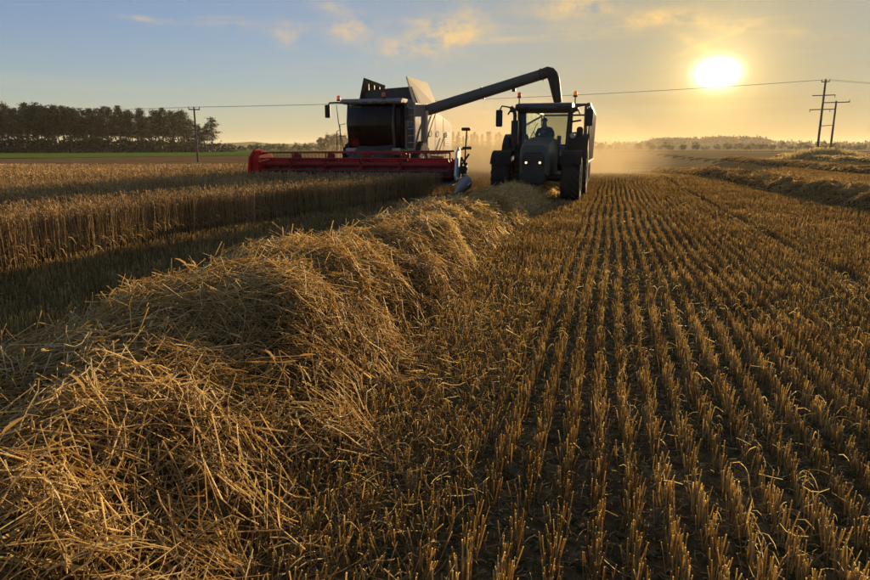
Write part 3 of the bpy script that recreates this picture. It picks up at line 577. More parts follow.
# left end shield: eight sided plate with raised ribs and emblem-like star
def endshield(x0, x1, m):
    b = BM(); pts = [(-.55, .62), (-.42, .42), (.20, .28), (1.05, .28), (1.12, .62), (1.0, 1.12), (.55, 1.42), (.0, 1.44), (-.40, 1.15)]
    prism(b, pts, 'X', x0, x1, .03); return obj('end_shield', b, m, header, 35)
esL = endshield(H0 - .12, H0 - .02, M['red'])
b = BM()
for k in range(3):
    a = math.radians(90 + 120 * k - 20); tube(b, [(H0 - .14, .25, .88), (H0 - .14, .25 + .26 * math.cos(a), .88 + .26 * math.sin(a))], .025, 6)
obj('shield_mark', b, M['white'], esL)
b = BM(); prism(b, [(-.35, .55), (.1, .45), (.9, .5), (.9, 1.2), (.35, 1.38), (-.05, 1.38), (-.32, 1.1)], 'X', H0 - .02, H0 + .22, .06); obj('drive_guard', b, M['red'], header, 35)
b = BM(); prism(b, [(-.10, .52), (.10, 1.3), (.42, 1.5), (.62, 1.42), (.72, .6), (.4, .34), (.05, .34)], 'X', H1 + .02, H1 + .10, .02); obj('end_shield', b, M['white'], header, 35)
b = BM(); prism(b, [(.62, .30), (.62, 1.05), (1.15, 1.05), (1.15, .30)], 'X', H1 + .012, H1 + .09, .01); tube(b, [(H1 + .05, .62, 1.36), (H1 + .05, .2, .95)], .04, 8); tube(b, [(H1 + .12, .55, 1.42), (H1 + .38, .55, 1.46)], .03, 8); box(b, H1 + .18, H1 + .5, .5, .6, 1.42, 1.52, .02); obj('reel_arm', b, M['dgrey'], header, 35)
b = BM()
for (p, q) in (((.14, .3, .5), (.16, .45, 1.15)), ((.16, .45, 1.15), (.34, .6, .7)), ((.12, .7, .45), (.34, .55, .95)), ((.2, .2, .85), (.4, .6, 1.25))): tube(b, [(H1 + p[0], p[1], p[2]), (H1 + q[0], q[1], q[2])], .035, 8)
box(b, H1 + .12, H1 + .34, .45, .8, .55, .85, .04); obj('reel_drive', b, M['dgrey'], header, 35)
# crop divider: long ground-skimming nose on the right end
b = BM(); sec = [(-.95, .03, .03, .06), (-.5, .12, .03, .30), (.0, .20, .04, .52), (.55, .22, .08, .66), (.95, .16, .12, .60)]; rings = []
for (yy, hw, z0, z1) in sec:
    xc = H1 + .30 - .08 * (yy < 0) * (-yy); zm = (z0 + z1) / 2; hh = (z1 - z0) / 2
    rings.append([b.verts.new((xc + hw * math.cos(t), yy, zm + hh * math.sin(t) * (1 if abs(math.sin(t)) < .99 else 1.0))) for t in [2 * math.pi * q / 14 for q in range(14)]])
for A, B in zip(rings, rings[1:]):
    for q in range(14): b.faces.new([A[q], A[(q + 1) % 14], B[(q + 1) % 14], B[q]])
b.faces.new(rings[0][::-1]); b.faces.new(rings[-1]); bmesh.ops.recalc_face_normals(b, faces=b.faces[:]); dv = obj('crop_divider', b, M['silver'], header, 50); dv.location.z = -.12
b = BM(); tube(b, [(H1 + .50, .5, .2), (H1 + .55, .2, .38), (H1 + .52, -.1, .3)], .02, 6); tube(b, [(H1 + .22, -.4, .26), (H1 + .42, -.1, .34), (H1 + .53, .3, .36)], .014, 6); obj('divider_rail', b, M['white'], dv, 50)
b = BM(); tube(b, [(H1 + .30, .35, .62), (H1 + .33, .33, 1.4), (H1 + .38, .30, 2.08)], [.03, .027, .024], 8); sm = obj('side_mast', b, M['black'], header, 40)
b = BM(); box(b, H1 + .20, H1 + .50, .22, .38, 2.06, 2.17, .03); obj('mast_head', b, M['black'], sm, 35)
# feeder house, chassis, wheels
b = BM(); prism(b, [(1.1, .35), (1.1, 1.02), (3.3, 1.75), (3.7, 1.3), (3.3, .85)], 'X', -.85, .62, .03); obj('feeder_house', b, M['dgrey'], cb, 35)
b = BM(); box(b, -1.25, 1.2, 3.4, 9.2, .85, 1.5, .05); box(b, -1.5, 1.5, 4.0, 4.5, .75, 1.15, .03); obj('chassis', b, M['dgrey'], cb, 35)
w0 = wheel(cb, (-1.38, 4.25, .95), .95, .72, .44, M['crim'], 22); wheel(cb, (1.32, 4.25, .95), 0, 0, 0, None, 0, w0)
w1 = wheel(cb, (-1.25, 8.2, .62), .62, .46, .30, M['crim'], 18); wheel(cb, (1.25, 8.2, .62), 0, 0, 0, None, 0, w1)
# cab
X0, X1 = -1.42, .98; cab_y = 3.05
b = BM(); box(b, X0, X1, cab_y + .1, cab_y + 1.95, 1.40, 1.62, .04)
for (px, py0, py1) in ((X0 + .04, .22, .40), (X1 - .34, .06, .26), (X1 - .04, .85, .85), (X0 + .04, 1.9, 1.9), (X1 - .04, 1.9, 1.9)): tube(b, [(px, cab_y + py1, 1.58), (px, cab_y + py0, 2.6), (px, cab_y + py1 - .05, 3.36)], .05, 8)
box(b, X0 + .03, X1 - .03, cab_y + 1.86, cab_y + 1.95, 1.6, 3.36, .02); ccab = obj('cab', b, M['dgrey'], cb, 35)
def curved_glass(xa, xb, y, bul, z0, z1, n=10, lean=.12):
    b = BM(); cols = []
    for i in range(n + 1):
        f = i / n; x = xa + (xb - xa) * f; yb = y - bul * math.sin(math.pi * f); cols.append([b.verts.new((x, yb + lean * (1 - t_) * .4 - .10 * math.sin(math.pi * t_), z0 + (z1 - z0) * t_)) for t_ in (0, .25, .5, .75, 1)])
    for A, B in zip(cols, cols[1:]):
        for q in range(4): b.faces.new([A[q], B[q], B[q + 1], A[q + 1]])
    bmesh.ops.solidify(b, geom=b.faces[:], thickness=.008); return b
obj('windscreen', curved_glass(X0 + .08, X1 - .38, cab_y + .18, .16, 1.64, 3.32), M['cglass'], ccab, 40)
obj('windscreen', curved_glass(X1 - .30, X1 - .06, cab_y + .26, .02, 1.64, 3.32, 3), M['cglass'], ccab, 40)
for xs_ in (X0 + .015, X1 - .015):
    b = BM(); plate(b, [(xs_, cab_y + .5, 1.66), (xs_, cab_y + 1.84, 1.66), (xs_, cab_y + 1.84, 3.3), (xs_, cab_y + .42, 3.3)], .01); obj('side_window', b, M['cglass'], ccab)
b = BM(); prism(b, [(cab_y - .25, 3.36), (cab_y - .28, 3.44), (cab_y - .05, 3.56), (cab_y + 1.9, 3.60), (cab_y + 2.0, 3.38)], 'X', X0 - .10, X1 + .12, .05); rf = obj('cab_roof', b, M['grey'], ccab, 35)
for k in range(6):
    x = X0 + .18 + k * (X1 - X0 - .36) / 5; b = BM(); box(b, x - .09, x + .09, cab_y - .32, cab_y - .2, 3.33, 3.43, .02); obj('work_lamp', b, M['dgrey'], rf)
b = BM(); prism(b, [(cab_y + .02, 1.34), (cab_y - .06, 1.44), (cab_y - .02, 1.60), (cab_y + .25, 1.62), (cab_y + .3, 1.34)], 'X', X0 + .02, X1 - .02, .03); obj('cab_sill', b, M['silver'], ccab, 35)
b = BM(); box(b, .02, X1 + .42, cab_y + .08, cab_y + .5, 1.36, 1.56, .03); obj('step_trim', b, M['lime'], cb, 35)
b = BM(); box(b, -.55, -.02, cab_y + .9, cab_y + 1.4, 1.62, 2.05, .08); box(b, -.55, -.02, cab_y + 1.32, cab_y + 1.48, 2.0, 2.75, .07); obj('seat', b, M['black'], ccab, 35)
b = BM(); tube(b, [(-.28, cab_y + .45, 1.62), (-.28, cab_y + .6, 2.25)], .04, 8); lathe(b, [(.17, -.015), (.21, -.015), (.21, .015), (.17, .015)], 'Z', (-.28, cab_y + .62, 2.27), 20); obj('steering_wheel', b, M['black'], ccab, 40)
def beacon(parent, x, y, z, m, s=1.0, pole=0):
    b = BM(); tube(b, [(x, y, z - pole), (x, y, z + .03)], .018, 8) if pole else None; lathe(b, [(.05 * s, z), (.075 * s, z + .01), (.075 * s, z + .05 * s), (.05 * s, z + .055 * s)], 'Z', (x, y, 0), 14); bo = obj('beacon', b, M['black'], parent, 40)
    b = BM(); lathe(b, [(.02, z + .056 * s), (.06 * s, z + .06 * s), (.062 * s, z + .15 * s), (.045 * s, z + .19 * s), (.01, z + .2 * s)], 'Z', (x, y, 0), 14); obj('beacon_lens', b, m, bo, 50); return bo
beacon(rf, X0 - .30, cab_y + .15, 3.50, M['orange'], 1.1); beacon(rf, .32, cab_y - .1, 3.55, M['orange'], 1.25)
b = BM(); tube(b, [(X0 - .02, cab_y + .1, 3.42), (X0 - .35, cab_y + .1, 3.44), (X0 - .62, cab_y - .05, 3.42), (X0 - .68, cab_y - .1, 3.25)], .035, 8); mi = obj('mirror_arm', b, M['black'], ccab, 40)
b = BM(); box(b, X0 - .80, X0 - .58, cab_y - .16, cab_y - .06, 2.82, 3.34, .04); obj('mirror', b, M['black'], mi, 35)
b = BM(); box(b, X1 + .16, X1 + .34, cab_y - .02, cab_y + .08, 2.7, 3.2, .04); tube(b, [(X1 + .1, cab_y + .1, 3.4), (X1 + .25, cab_y + .03, 3.2)], .025, 6); obj('mirror', b, M['black'], mi, 35)
b = BM()
for pts in ([(X0 - .42, cab_y + .2, 3.35), (X0 - .36, cab_y + .2, 2.7), (X0 - .18, cab_y + .25, 1.5)], [(X0 - .28, cab_y + .2, 1.5), (X0 - .3, cab_y + .2, 2.55), (X0 - .08, cab_y + .25, 2.6)], [(X0 - .36, cab_y + .2, 2.1), (X0 - .1, cab_y + .2, 2.1)], [(X0 - .5, cab_y + .3, 1.5), (X0 - .48, cab_y + .3, 2.3), (X0 - .3, cab_y + .3, 2.35)]): tube(b, pts, .018, 6)
obj('handrail', b, M['black'], cb, 40)
b = BM(); box(b, X0 - .62, X0, cab_y + .2, cab_y + 1.6, 1.40, 1.46, .01); obj('platform', b, M['dgrey'], cb)
# body: right-hand side stair column, main hull, pale side panels
b = BM(); box(b, X1 + .02, 1.46, cab_y + .5, cab_y + 2.0, 1.36, 3.42, .04)
for k in range(3): box(b, X1 + .08 + k * .13, X1 + .13 + k * .13, cab_y + .465, cab_y + .52, 1.5, 3.3, .01)
obj('side_column', b, M['grey'], cb, 35)
b = BM(); box(b, X1 + .16, X1 + .38, cab_y + .40, cab_y + .5, 1.62, 2.45, .02); obj('tool_locker', b, M['dgrey'], cb, 35)
b = BM(); prism(b, [(cab_y + 2.02, 1.3), (cab_y + 2.02, 3.35), (cab_y + 4.4, 3.3), (cab_y + 5.2, 3.05), (cab_y + 6.3, 2.8), (cab_y + 6.5, 1.6), (cab_y + 6.0, 1.2)], 'X', -1.42, 1.42, .04); obj('hull', b, M['grey'], cb, 35)
pan = [(cab_y + 2.04, cab_y + 3.25, 3.18, 3.14), (cab_y + 3.28, cab_y + 4.75, 3.14, 3.04), (cab_y + 4.78, cab_y + 6.55, 3.03, 2.62)]
for sx in (-1, 1):
    for i, (ya, yb, za, zb) in enumerate(pan):
        b = BM(); lo = 1.42; pts = [(ya, lo), (ya, za), (yb - (.28 if i == 2 else 0), zb + (.16 if i == 2 else 0)), (yb, zb - (.05 if i == 2 else 0)), (yb, lo + .12), (yb - .1, lo)] if i == 2 else [(ya, lo), (ya, za), (yb, zb), (yb, lo)]
        prism(b, pts, 'X', sx * 1.44, sx * 1.56, .03); p_ = obj('side_panel', b, M['panel'], cb, 35)
        b = BM(); tube(b, [(sx * 1.57, ya + .45, 2.1), (sx * 1.60, ya + .45, 2.16), (sx * 1.60, ya + .45, 2.3), (sx * 1.57, ya + .45, 2.36)], .014, 6); obj('handle', b, M['black'], p_)
b = BM(); prism(b, [(cab_y + 6.4, 1.2), (cab_y + 6.4, 2.5), (cab_y + 7.1, 2.2), (cab_y + 7.6, 1.3), (cab_y + 7.4, .8), (cab_y + 6.6, .8)], 'X', -1.05, 1.05, .05); obj('straw_hood', b, M['panel'], cb, 35)
b = BM(); tube(b, [(1.60, cab_y + .9, 1.1), (1.62, cab_y + 2.2, 2.4), (1.62, cab_y + 3.1, 3.1)], .022, 6); tube(b, [(1.62, cab_y + 3.4, 1.2), (1.62, cab_y + 4.6, 2.1)], .018, 6); obj('handrail', b, M['black'], cb, 40)
b = BM(); lathe(b, [(.0, 3.2), (.26, 3.2), (.26, 3.36), (.18, 3.42), (.0, 3.42)], 'Z', (1.1, cab_y + 3.9, 0), 18); tube(b, [(.8, cab_y + 4.4, 3.2), (.8, cab_y + 4.4, 3.55)], .06, 8); box(b, .5, 1.3, cab_y + 3.0, cab_y + 3.5, 3.28, 3.45, .04); obj('air_intake', b, M['dgrey'], cb, 40)
for k in range(9): b = BM(); box(b, 1.561, 1.585, cab_y + 5.0, cab_y + 6.1, 1.72 + k * .07, 1.75 + k * .07, .004); obj('vent_slat', b, M['dgrey'], p_)
for k in range(7): b = BM(); z = 1.55 + k * .27; box(b, 1.18, 1.44, cab_y + .36, cab_y + .48, z, z + .03, .006); obj('ladder_rung', b, M['steel'], cb)
for x in (1.17, 1.45): b = BM(); tube(b, [(x, cab_y + .42, 1.3), (x, cab_y + .42, 3.35)], .018, 6); obj('ladder_rail', b, M['steel'], cb, 40)
for k, (xa, za) in enumerate(((-.6, 1.2), (.3, 1.15), (.5, 1.1))): b = BM(); tube(b, [(xa, .9, 1.1), (xa + .05, 1.6, 1.45 + .06 * k), (xa + .02, 2.4, 1.5), (xa, 3.1, 1.42)], .022, 6); obj('hydraulic_hose', b, M['black'], cb, 50)
# grain tank with its opened flaps
ty0, ty1 = cab_y + 1.45, cab_y + 4.0
b = BM()
lo = [(-1.32, ty0 + .1, 3.38), (1.28, ty0 + .1, 3.38), (1.28, ty1, 3.38), (-1.32, ty1, 3.38)]; hi = [(-.82, ty0 - .05, 4.02), (1.02, ty0 - .05, 4.12), (1.02, ty1 + .05, 4.12), (-.82, ty1 + .05, 4.02)]
for i in range(4): j = (i + 1) % 4; plate(b, [lo[i], lo[j], hi[j], hi[i]], .03)
obj('grain_tank', b, M['tank'], cb)
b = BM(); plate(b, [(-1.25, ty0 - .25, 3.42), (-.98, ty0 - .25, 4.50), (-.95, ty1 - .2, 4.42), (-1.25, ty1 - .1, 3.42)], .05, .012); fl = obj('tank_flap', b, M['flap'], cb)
b = BM()
for k in range(3): yy = ty0 + .2 + k * .7; box(b, -1.0, -.95, yy, yy + .06, 3.6, 4.3, .01)
obj('flap_rib', b, M['dgrey'], fl)
b = BM(); plate(b, [(1.18, ty0 - .22, 3.42), (.86, ty0 - .22, 4.52), (1.02, ty1 - .1, 4.50), (1.46, ty1 + .1, 3.40)], .05, .012); obj('tank_flap', b, M['panel'], cb)
# unloading auger, swung out to the side
A0 = Vector((1.15, 5.4, 3.12)); A1 = Vector((6.52, 5.75, 4.66)); A2 = Vector((6.98, 5.85, 3.45))
b = BM(); d_ = (A1 - A0); tube(b, [A0, A0 + d_ * .5, A0 + d_ * .965], [.235, .225, .215], 20); au_ = obj('unloading_auger', b, M['agreen'], cb, 40)
for f in (.06, .5, .955):
    c = A0 + d_ * f; dn = d_.normalized(); b = BM(); tube(b, [c - dn * .03, c + dn * .03], .262, 20); obj('auger_flange', b, M['dgrey'], au_, 40)
b = BM(); tube(b, [A0 + d_ * .93, A0 + d_ * .965, A1 + Vector((.0, 0, .015)), A1 + Vector((.11, .01, -.02)), A1 + Vector((.20, .02, -.12)), A1 + Vector((.26, .03, -.27)), A1 + Vector((.31, .05, -.5)), A2], [.215, .225, .232, .235, .235, .23, .22, .165], 18); obj('auger_spout', b, M['black'], au_, 40)
b = BM(); tube(b, [A0 + Vector((-.2, .0, -.7)), A0 + Vector((-.05, 0, -.1)), A0 + Vector((.15, 0, .05))], [.26, .27, .25], 18); obj('auger_elbow', b, M['agreen'], au_, 40)
b = BM(); c = A0 + d_ * .74; box(b, c.x - .05, c.x + .1, c.y - .05, c.y + .05, c.z - .34, c.z - .2, .02); tube(b, [c + Vector((.02, 0, -.2)), c], .02, 6); obj('auger_lamp', b, M['black'], au_)

# ------------------------------------------------------------------ tractor (front towards -Y)
TX, TY = -2.2, 20.7
tr = empty('tractor', (TX, TY, tz(TX, TY))); tag(tr, 'dark green tractor with headlights on, driving towards the camera over the straw', 'tractor')
fw_ = wheel(tr, (-1.05, 0, .73), .73, .58, .38, M['rim'], 20); wheel(tr, (1.05, 0, .73), 0, 0, 0, None, 0, fw_)
rw_ = wheel(tr, (-1.08, 2.85, 1.0), 1.0, .68, .52, M['rim'], 22); wheel(tr, (1.08, 2.85, 1.0), 0, 0, 0, None, 0, rw_)
b = BM(); box(b, -.34, .34, -.75, 3.1, .62, 1.12, .06); tube(b, [(-1.05, 0, .73), (1.05, 0, .73)], .11, 10); tube(b, [(-1.1, 2.85, 1.0), (1.1, 2.85, 1.0)], .17, 12); obj('chassis', b, M['black'], tr, 35)
b = BM(); secs = [(-1.12, .34, .92, 1.52), (-1.0, .42, .82, 1.70), (-.5, .46, .82, 1.82), (.4, .49, .84, 1.92), (1.25, .52, .86, 1.97)]; rings = []
for (yy, hw, z0, z1) in secs: rings.append([b.verts.new(p) for p in [(-hw, yy, z0), (-hw, yy, z1 - .22), (-hw * .88, yy, z1 - .07), (-hw * .55, yy, z1), (hw * .55, yy, z1), (hw * .88, yy, z1 - .07), (hw, yy, z1 - .22), (hw, yy, z0)]])
for A, B in zip(rings, rings[1:]):
    for q in range(8): b.faces.new([A[q], A[(q + 1) % 8], B[(q + 1) % 8], B[q]])
b.faces.new(rings[0][::-1]); b.faces.new(rings[-1]); bmesh.ops.recalc_face_normals(b, faces=b.faces[:]); hood = obj('bonnet', b, M['tgreen'], tr, 38)
b = BM(); prism(b, [(-.27, .90), (.27, .90), (.33, 1.10), (.33, 1.34), (.24, 1.50), (-.24, 1.50), (-.33, 1.34), (-.33, 1.10)], 'Y', -1.150, -1.118, .01); gr = obj('grille', b, M['black'], hood)
for k in range(8): b = BM(); z = .95 + k * .065; box(b, -.26, .26, -1.166, -1.152, z, z + .02); obj('grille_bar', b, M['dgrey'], gr)
for sx in (-1, 1):
    b = BM(); lathe(b, [(.0, -1.20), (.055, -1.20), (.07, -1.185), (.07, -1.14), (.0, -1.14)], 'Y', (sx * .20, 0, 1.20), 18); hl = obj('headlight', b, M['black'], hood, 40)
    b = BM(); lathe(b, [(.0, -1.212), (.036, -1.210), (.036, -1.203), (.0, -1.203)], 'Y', (sx * .20, 0, 1.20), 18); obj('headlight_lens', b, M['lamp'], hl, 40)
b = BM(); box(b, -.36, .36, -1.45, -1.12, .58, .92, .05); box(b, -.30, -.2, -1.75, -1.3, .60, .72, .02); box(b, .2, .3, -1.75, -1.3, .60, .72, .02); obj('front_linkage', b, M['black'], tr, 35)
def fender(cx, cyy, cz, r, w, a0, a1, m, th=.025, n=10):
    b = BM(); rows_ = []
    for i in range(n + 1):
        a = math.radians(a0 + (a1 - a0) * i / n); rows_.append([b.verts.new((cx + s2 * w / 2, cyy + rr * math.cos(a), cz + rr * math.sin(a))) for s2, rr in ((-1, r - .04), (-1, r), (1, r), (1, r - .04))])
    for A, B in zip(rows_, rows_[1:]):
        for q in range(3): b.faces.new([A[q], A[q + 1], B[q + 1], B[q]])
    bmesh.ops.solidify(b, geom=b.faces[:], thickness=th); bmesh.ops.recalc_face_normals(b, faces=b.faces[:]); return obj('fender', b, m, tr, 40)
for sx in (-1, 1):
    fender(sx * 1.06, 0, .73, .82, .60, 35, 150, M['black']); ff = fender(sx * 1.06, 2.85, 1.0, 1.10, .74, 25, 165, M['tgreen'])
    b = BM(); lathe(b, [(.0, 1.82), (.07, 1.82), (.09, 1.87), (.09, 1.93), (.0, 1.95)], 'Y', (sx * .92, 0, 2.02), 14); obj('marker_lamp', b, M['white'], ff, 40)
# cab
cy0, cy1 = 1.30, 3.05; bw, tw = .76, .82
b = BM(); box(b, -.80, .80, cy0 - .02, cy1, 1.12, 1.32, .04)
for sx in (-1, 1):
    tube(b, [(sx * bw, cy0 + .02, 1.30), (sx * .79, cy0 + .10, 2.1), (sx * tw, cy0 + .28, 2.80)], .045, 8); tube(b, [(sx * .80, cy0 + .95, 1.30), (sx * .84, cy0 + .98, 2.80)], .035, 8); tube(b, [(sx * .78, cy1, 1.30), (sx * .80, cy1 - .05, 2.80)], .05, 8)
tube(b, [(-bw, cy0 + .02, 1.34), (bw, cy0 + .02, 1.34)], .04, 8); tube(b, [(-.78, cy1, 1.72), (.78, cy1, 1.72)], .035, 8); tcab = obj('cab', b, M['black'], tr, 40)
b = BM(); prism(b, [(cy0 + .0, 2.80), (cy0 - .08, 2.88), (cy0 + .08, 3.02), (cy0 + .6, 3.08), (cy1 - .1, 3.06), (cy1 + .12, 2.92), (cy1 + .05, 2.80)], 'X', -.92, .92, .05); trf = obj('cab_roof', b, M['dgrey'], tcab, 35)
for x in (-.78, -.52, .52, .78): b = BM(); box(b, x - .10, x + .10, cy0 - .13, cy0 - .02, 2.83, 2.93, .03); obj('work_lamp', b, M['black'], trf, 35)
def pane(nm, pts): b = BM(); plate(b, pts, .008); return obj(nm, b, M['tglass'], tcab)
pane('windscreen', [(-.72, cy0 + .03, 1.38), (.72, cy0 + .03, 1.38), (.78, cy0 + .27, 2.79), (-.78, cy0 + .27, 2.79)])
pane('rear_window', [(-.74, cy1, 1.76), (.74, cy1, 1.76), (.76, cy1 - .05, 2.79), (-.76, cy1 - .05, 2.79)])
for sx in (-1, 1):
    pane('door_window', [(sx * .785, cy0 + .08, 1.36), (sx * .805, cy0 + .92, 1.36), (sx * .845, cy0 + .95, 2.79), (sx * .825, cy0 + .32, 2.79)]); pane('side_window', [(sx * .80, cy0 + .99, 1.36), (sx * .785, cy1 - .05, 1.72), (sx * .805, cy1 - .09, 2.79), (sx * .845, cy0 + 1.02, 2.79)])
b = BM(); box(b, -.26, .26, cy0 + 1.05, cy0 + 1.50, 1.55, 1.72, .05); box(b, -.25, .25, cy0 + 1.42, cy0 + 1.56, 1.70, 2.22, .05); box(b, -.2, .2, cy0 + 1.1, cy0 + 1.4, 1.3, 1.56, .03); obj('seat', b, M['black'], tcab, 35)
b = BM(); tube(b, [(0, cy0 + .30, 1.3), (0, cy0 + .48, 1.92)], .05, 8); t = BM(); lathe(t, [(.165, -.015), (.20, -.015), (.20, .015), (.165, .015)], 'Z', (0, 0, 0), 22); box(t, -.17, .17, -.02, .02, -.01, .01); merge(b, t, Matrix.Translation((0, cy0 + .50, 1.95)) @ Matrix.Rotation(R(-35), 4, 'X')); obj('steering_wheel', b, M['black'], tcab, 40)
b = BM(); box(b, .42, .56, cy0 + .55, cy0 + .62, 1.75, 2.02, .02); tube(b, [(.49, cy0 + .6, 1.3), (.49, cy0 + .6, 1.8)], .03, 6); box(b, .38, .62, cy0 + .9, cy0 + 1.5, 1.5, 1.66, .04); obj('control_console', b, M['black'], tcab, 35)
b = BM(); tube(b, [(.05, cy0 + .0, 1.42), (-.30, cy0 + .09, 2.15)], .012, 5); tube(b, [(-.42, cy0 + .055, 1.9), (-.18, cy0 + .12, 2.42)], .012, 5); obj('wiper', b, M['black'], tcab)
# exhaust, intake, mirrors, beacons
b = BM(); tube(b, [(-.86, .95, 1.35), (-.86, .95, 1.75)], .06, 10); tube(b, [(-.86, .95, 1.75), (-.86, .95, 2.48)], .115, 16); tube(b, [(-.86, .95, 2.46), (-.86, .95, 2.66), (-.90, .98, 2.80), (-1.0, 1.02, 2.90)], .062, 12); tube(b, [(-.45, 1.1, 1.7), (-.86, .95, 1.7)], .05, 8); obj('exhaust', b, M['black'], tr, 40)
b = BM(); lathe(b, [(0, 1.72), (.11, 1.72), (.12, 1.86), (.09, 1.95), (0, 1.95)], 'Z', (-1.10, 1.0, 0), 14); tube(b, [(-1.1, 1.0, 1.72), (-.8, 1.1, 1.6)], .045, 8); obj('fluid_canister', b, M['black'], tr, 40)
for sx in (-1, 1):
    xm = 1.42 if sx < 0 else 1.46
    b = BM(); tube(b, [(sx * .88, cy0 + .15, 2.86), (sx * 1.15, cy0 + .02, 2.93), (sx * (xm - .08), cy0 - .05, 2.96), (sx * xm, cy0 - .05, 2.80)], .026, 8); ma = obj('mirror_arm', b, M['black'], tr, 40)
    b = BM(); box(b, sx * xm - .11, sx * xm + .11, cy0 - .11, cy0 - .02, 2.30, 2.84, .045); mr = obj('mirror', b, M['black'], ma, 35)
    b = BM(); box(b, sx * xm - .09, sx * xm + .09, cy0 - .018, cy0 - .012, 2.34, 2.80); obj('mirror_glass', b, M['mirror'], mr)
    beacon(tr, sx * .86 + (.04 if sx < 0 else .12), cy0 + .25, 3.22, M['orange'] if sx < 0 else M['amber'], .95, .3)
    b = BM(); tube(b, [(sx * .9, cy0 + .2, 2.84), (sx * 1.1, cy0 + .2, 2.82), (sx * 1.15, cy0 + .1, 2.70)], .03, 6); box(b, sx * 1.0 - .09, sx * 1.0 + .09, cy0 + .0, cy0 + .14, 2.76, 2.90, .03); obj('lamp_bracket', b, M['black'], tr, 35)
    b = BM(); box(b, sx * .95 - .12, sx * .95 + .12, cy0 + .35, cy0 + .8, .55, .58, .005); box(b, sx * .95 - .12, sx * .95 + .12, cy0 + .32, cy0 + .8, .88, .91, .005); box(b, sx * .98 - .02, sx * .98 + .02, cy0 + .33, cy0 + .38, .5, 1.3, .005); obj('cab_steps', b, M['black'], tr)
b = BM(); tube(b, [(.85, cy0 + .6, 2.46), (1.18, cy0 + .4, 2.50)], .03, 6); tube(b, [(.85, cy0 + .6, 2.1), (1.25, cy0 + .5, 2.12)], .03, 6); lathe(b, [(0, 1.98), (.10, 1.98), (.11, 2.24), (.06, 2.30), (0, 2.30)], 'Z', (1.16, cy0 + .5, 0), 12); obj('side_bracket', b, M['black'], tr, 40)

# ------------------------------------------------------------------ driver in the tractor cab
def skin_body(name, joints, edges, mat_, parent, sub=2):
    me = bpy.data.meshes.new(name); me.from_pydata([j[0] for j in joints], edges, []); me.update(); o = bpy.data.objects.new(name, me); link(o, parent)
    o.modifiers.new('skin', 'SKIN'); 
    for i, j in enumerate(joints):
        sv = me.skin_vertices[0].data[i]; sv.radius = j[1] if isinstance(j[1], tuple) else (j[1], j[1]); sv.use_root = (i == 0)
    sbd = o.modifiers.new('sub', 'SUBSURF'); sbd.levels = sub; sbd.render_levels = sub; me.materials.append(mat_); return o
sy = TY + cy0 + 1.26; sz = tz(TX, TY) + 1.74; hx = TX - .02
def P_(x, y, z): return (hx + x, sy + y, sz + z)
J = [(P_(0, 0, .08), (.15, .12)), (P_(0, -.02, .30), (.15, .11)), (P_(-.02, -.05, .50), (.17, .11)), (P_(-.03, -.08, .57), (.085, .075)), (P_(-.03, -.10, .63), (.072, .07)), (P_(-.03, -.12, .72), (.092, .105)), (P_(-.03, -.12, .81), (.08, .09)),
     (P_(-.22, -.06, .50), .06), (P_(-.30, -.22, .28), .048), (P_(-.16, -.50, .26), .036), (P_(-.13, -.56, .25), (.04, .022)),
     (P_(.18, -.06, .50), .06), (P_(.28, -.20, .28), .048), (P_(.14, -.50, .26), .036), (P_(.11, -.56, .25), (.04, .022)),
     (P_(-.12, -.04, .04), .085), (P_(-.18, -.46, .04), .065), (P_(-.18, -.52, -.36), .045), (P_(-.18, -.66, -.40), .04),
     (P_(.12, -.04, .04), .085), (P_(.18, -.46, .04), .065), (P_(.18, -.52, -.36), .045), (P_(.18, -.66, -.40), .04), (P_(-.03, -.23, .71), .016)]
ED = [(0, 1), (1, 2), (2, 3), (3, 4), (4, 5), (5, 6), (2, 7), (7, 8), (8, 9), (9, 10), (2, 11), (11, 12), (12, 13), (13, 14), (0, 15), (15, 16), (16, 17), (17, 18), (0, 19), (19, 20), (20, 21), (21, 22), (5, 23)]
for s2, root in ((-1, 10), (1, 14)):
    for f in range(5):
        bx, by, bz = J[root][0]; o1 = (f - 2) * .016
        J.append(((bx + o1 * .8, by - .035, bz + (.012 if f else -.012)), .009)); J.append(((bx + o1 * .8 + s2 * .004, by - .055, bz - .022), .008)); ED += [(root, len(J) - 2), (len(J) - 2, len(J) - 1)]
person = skin_body('person', J, ED, M['skin'], None); tag(person, 'driver in dark clothes seated at the wheel inside the tractor cab', 'person')
def sub_skin(name, ids, grow, m):
    mp_ = {i: k for k, i in enumerate(ids)}; jj = [(J[i][0], tuple(v + grow for v in (J[i][1] if isinstance(J[i][1], tuple) else (J[i][1],) * 2))) for i in ids]
    return skin_body(name, jj, [(mp_[a], mp_[c]) for a, c in ED if a in mp_ and c in mp_], m, person)
sub_skin('jacket', [0, 1, 2, 3, 7, 8, 9, 11, 12, 13], .014, M['cloth']); sub_skin('trousers', [0, 15, 16, 17, 19, 20, 21], .012, M['cloth'])
b = BM(); bmesh.ops.create_icosphere(b, subdivisions=2, radius=.105)
for v in list(b.verts):
    if v.co.z < -.01 and v.co.y < .02: v.co.z = -.01 + .02 * random.random(); v.co *= .98
b.transform(Matrix.Translation(P_(-.03, -.11, .80)) @ Matrix.Diagonal((.92, 1.05, .85, 1))); obj('hair', b, M['hair'], person, 180)

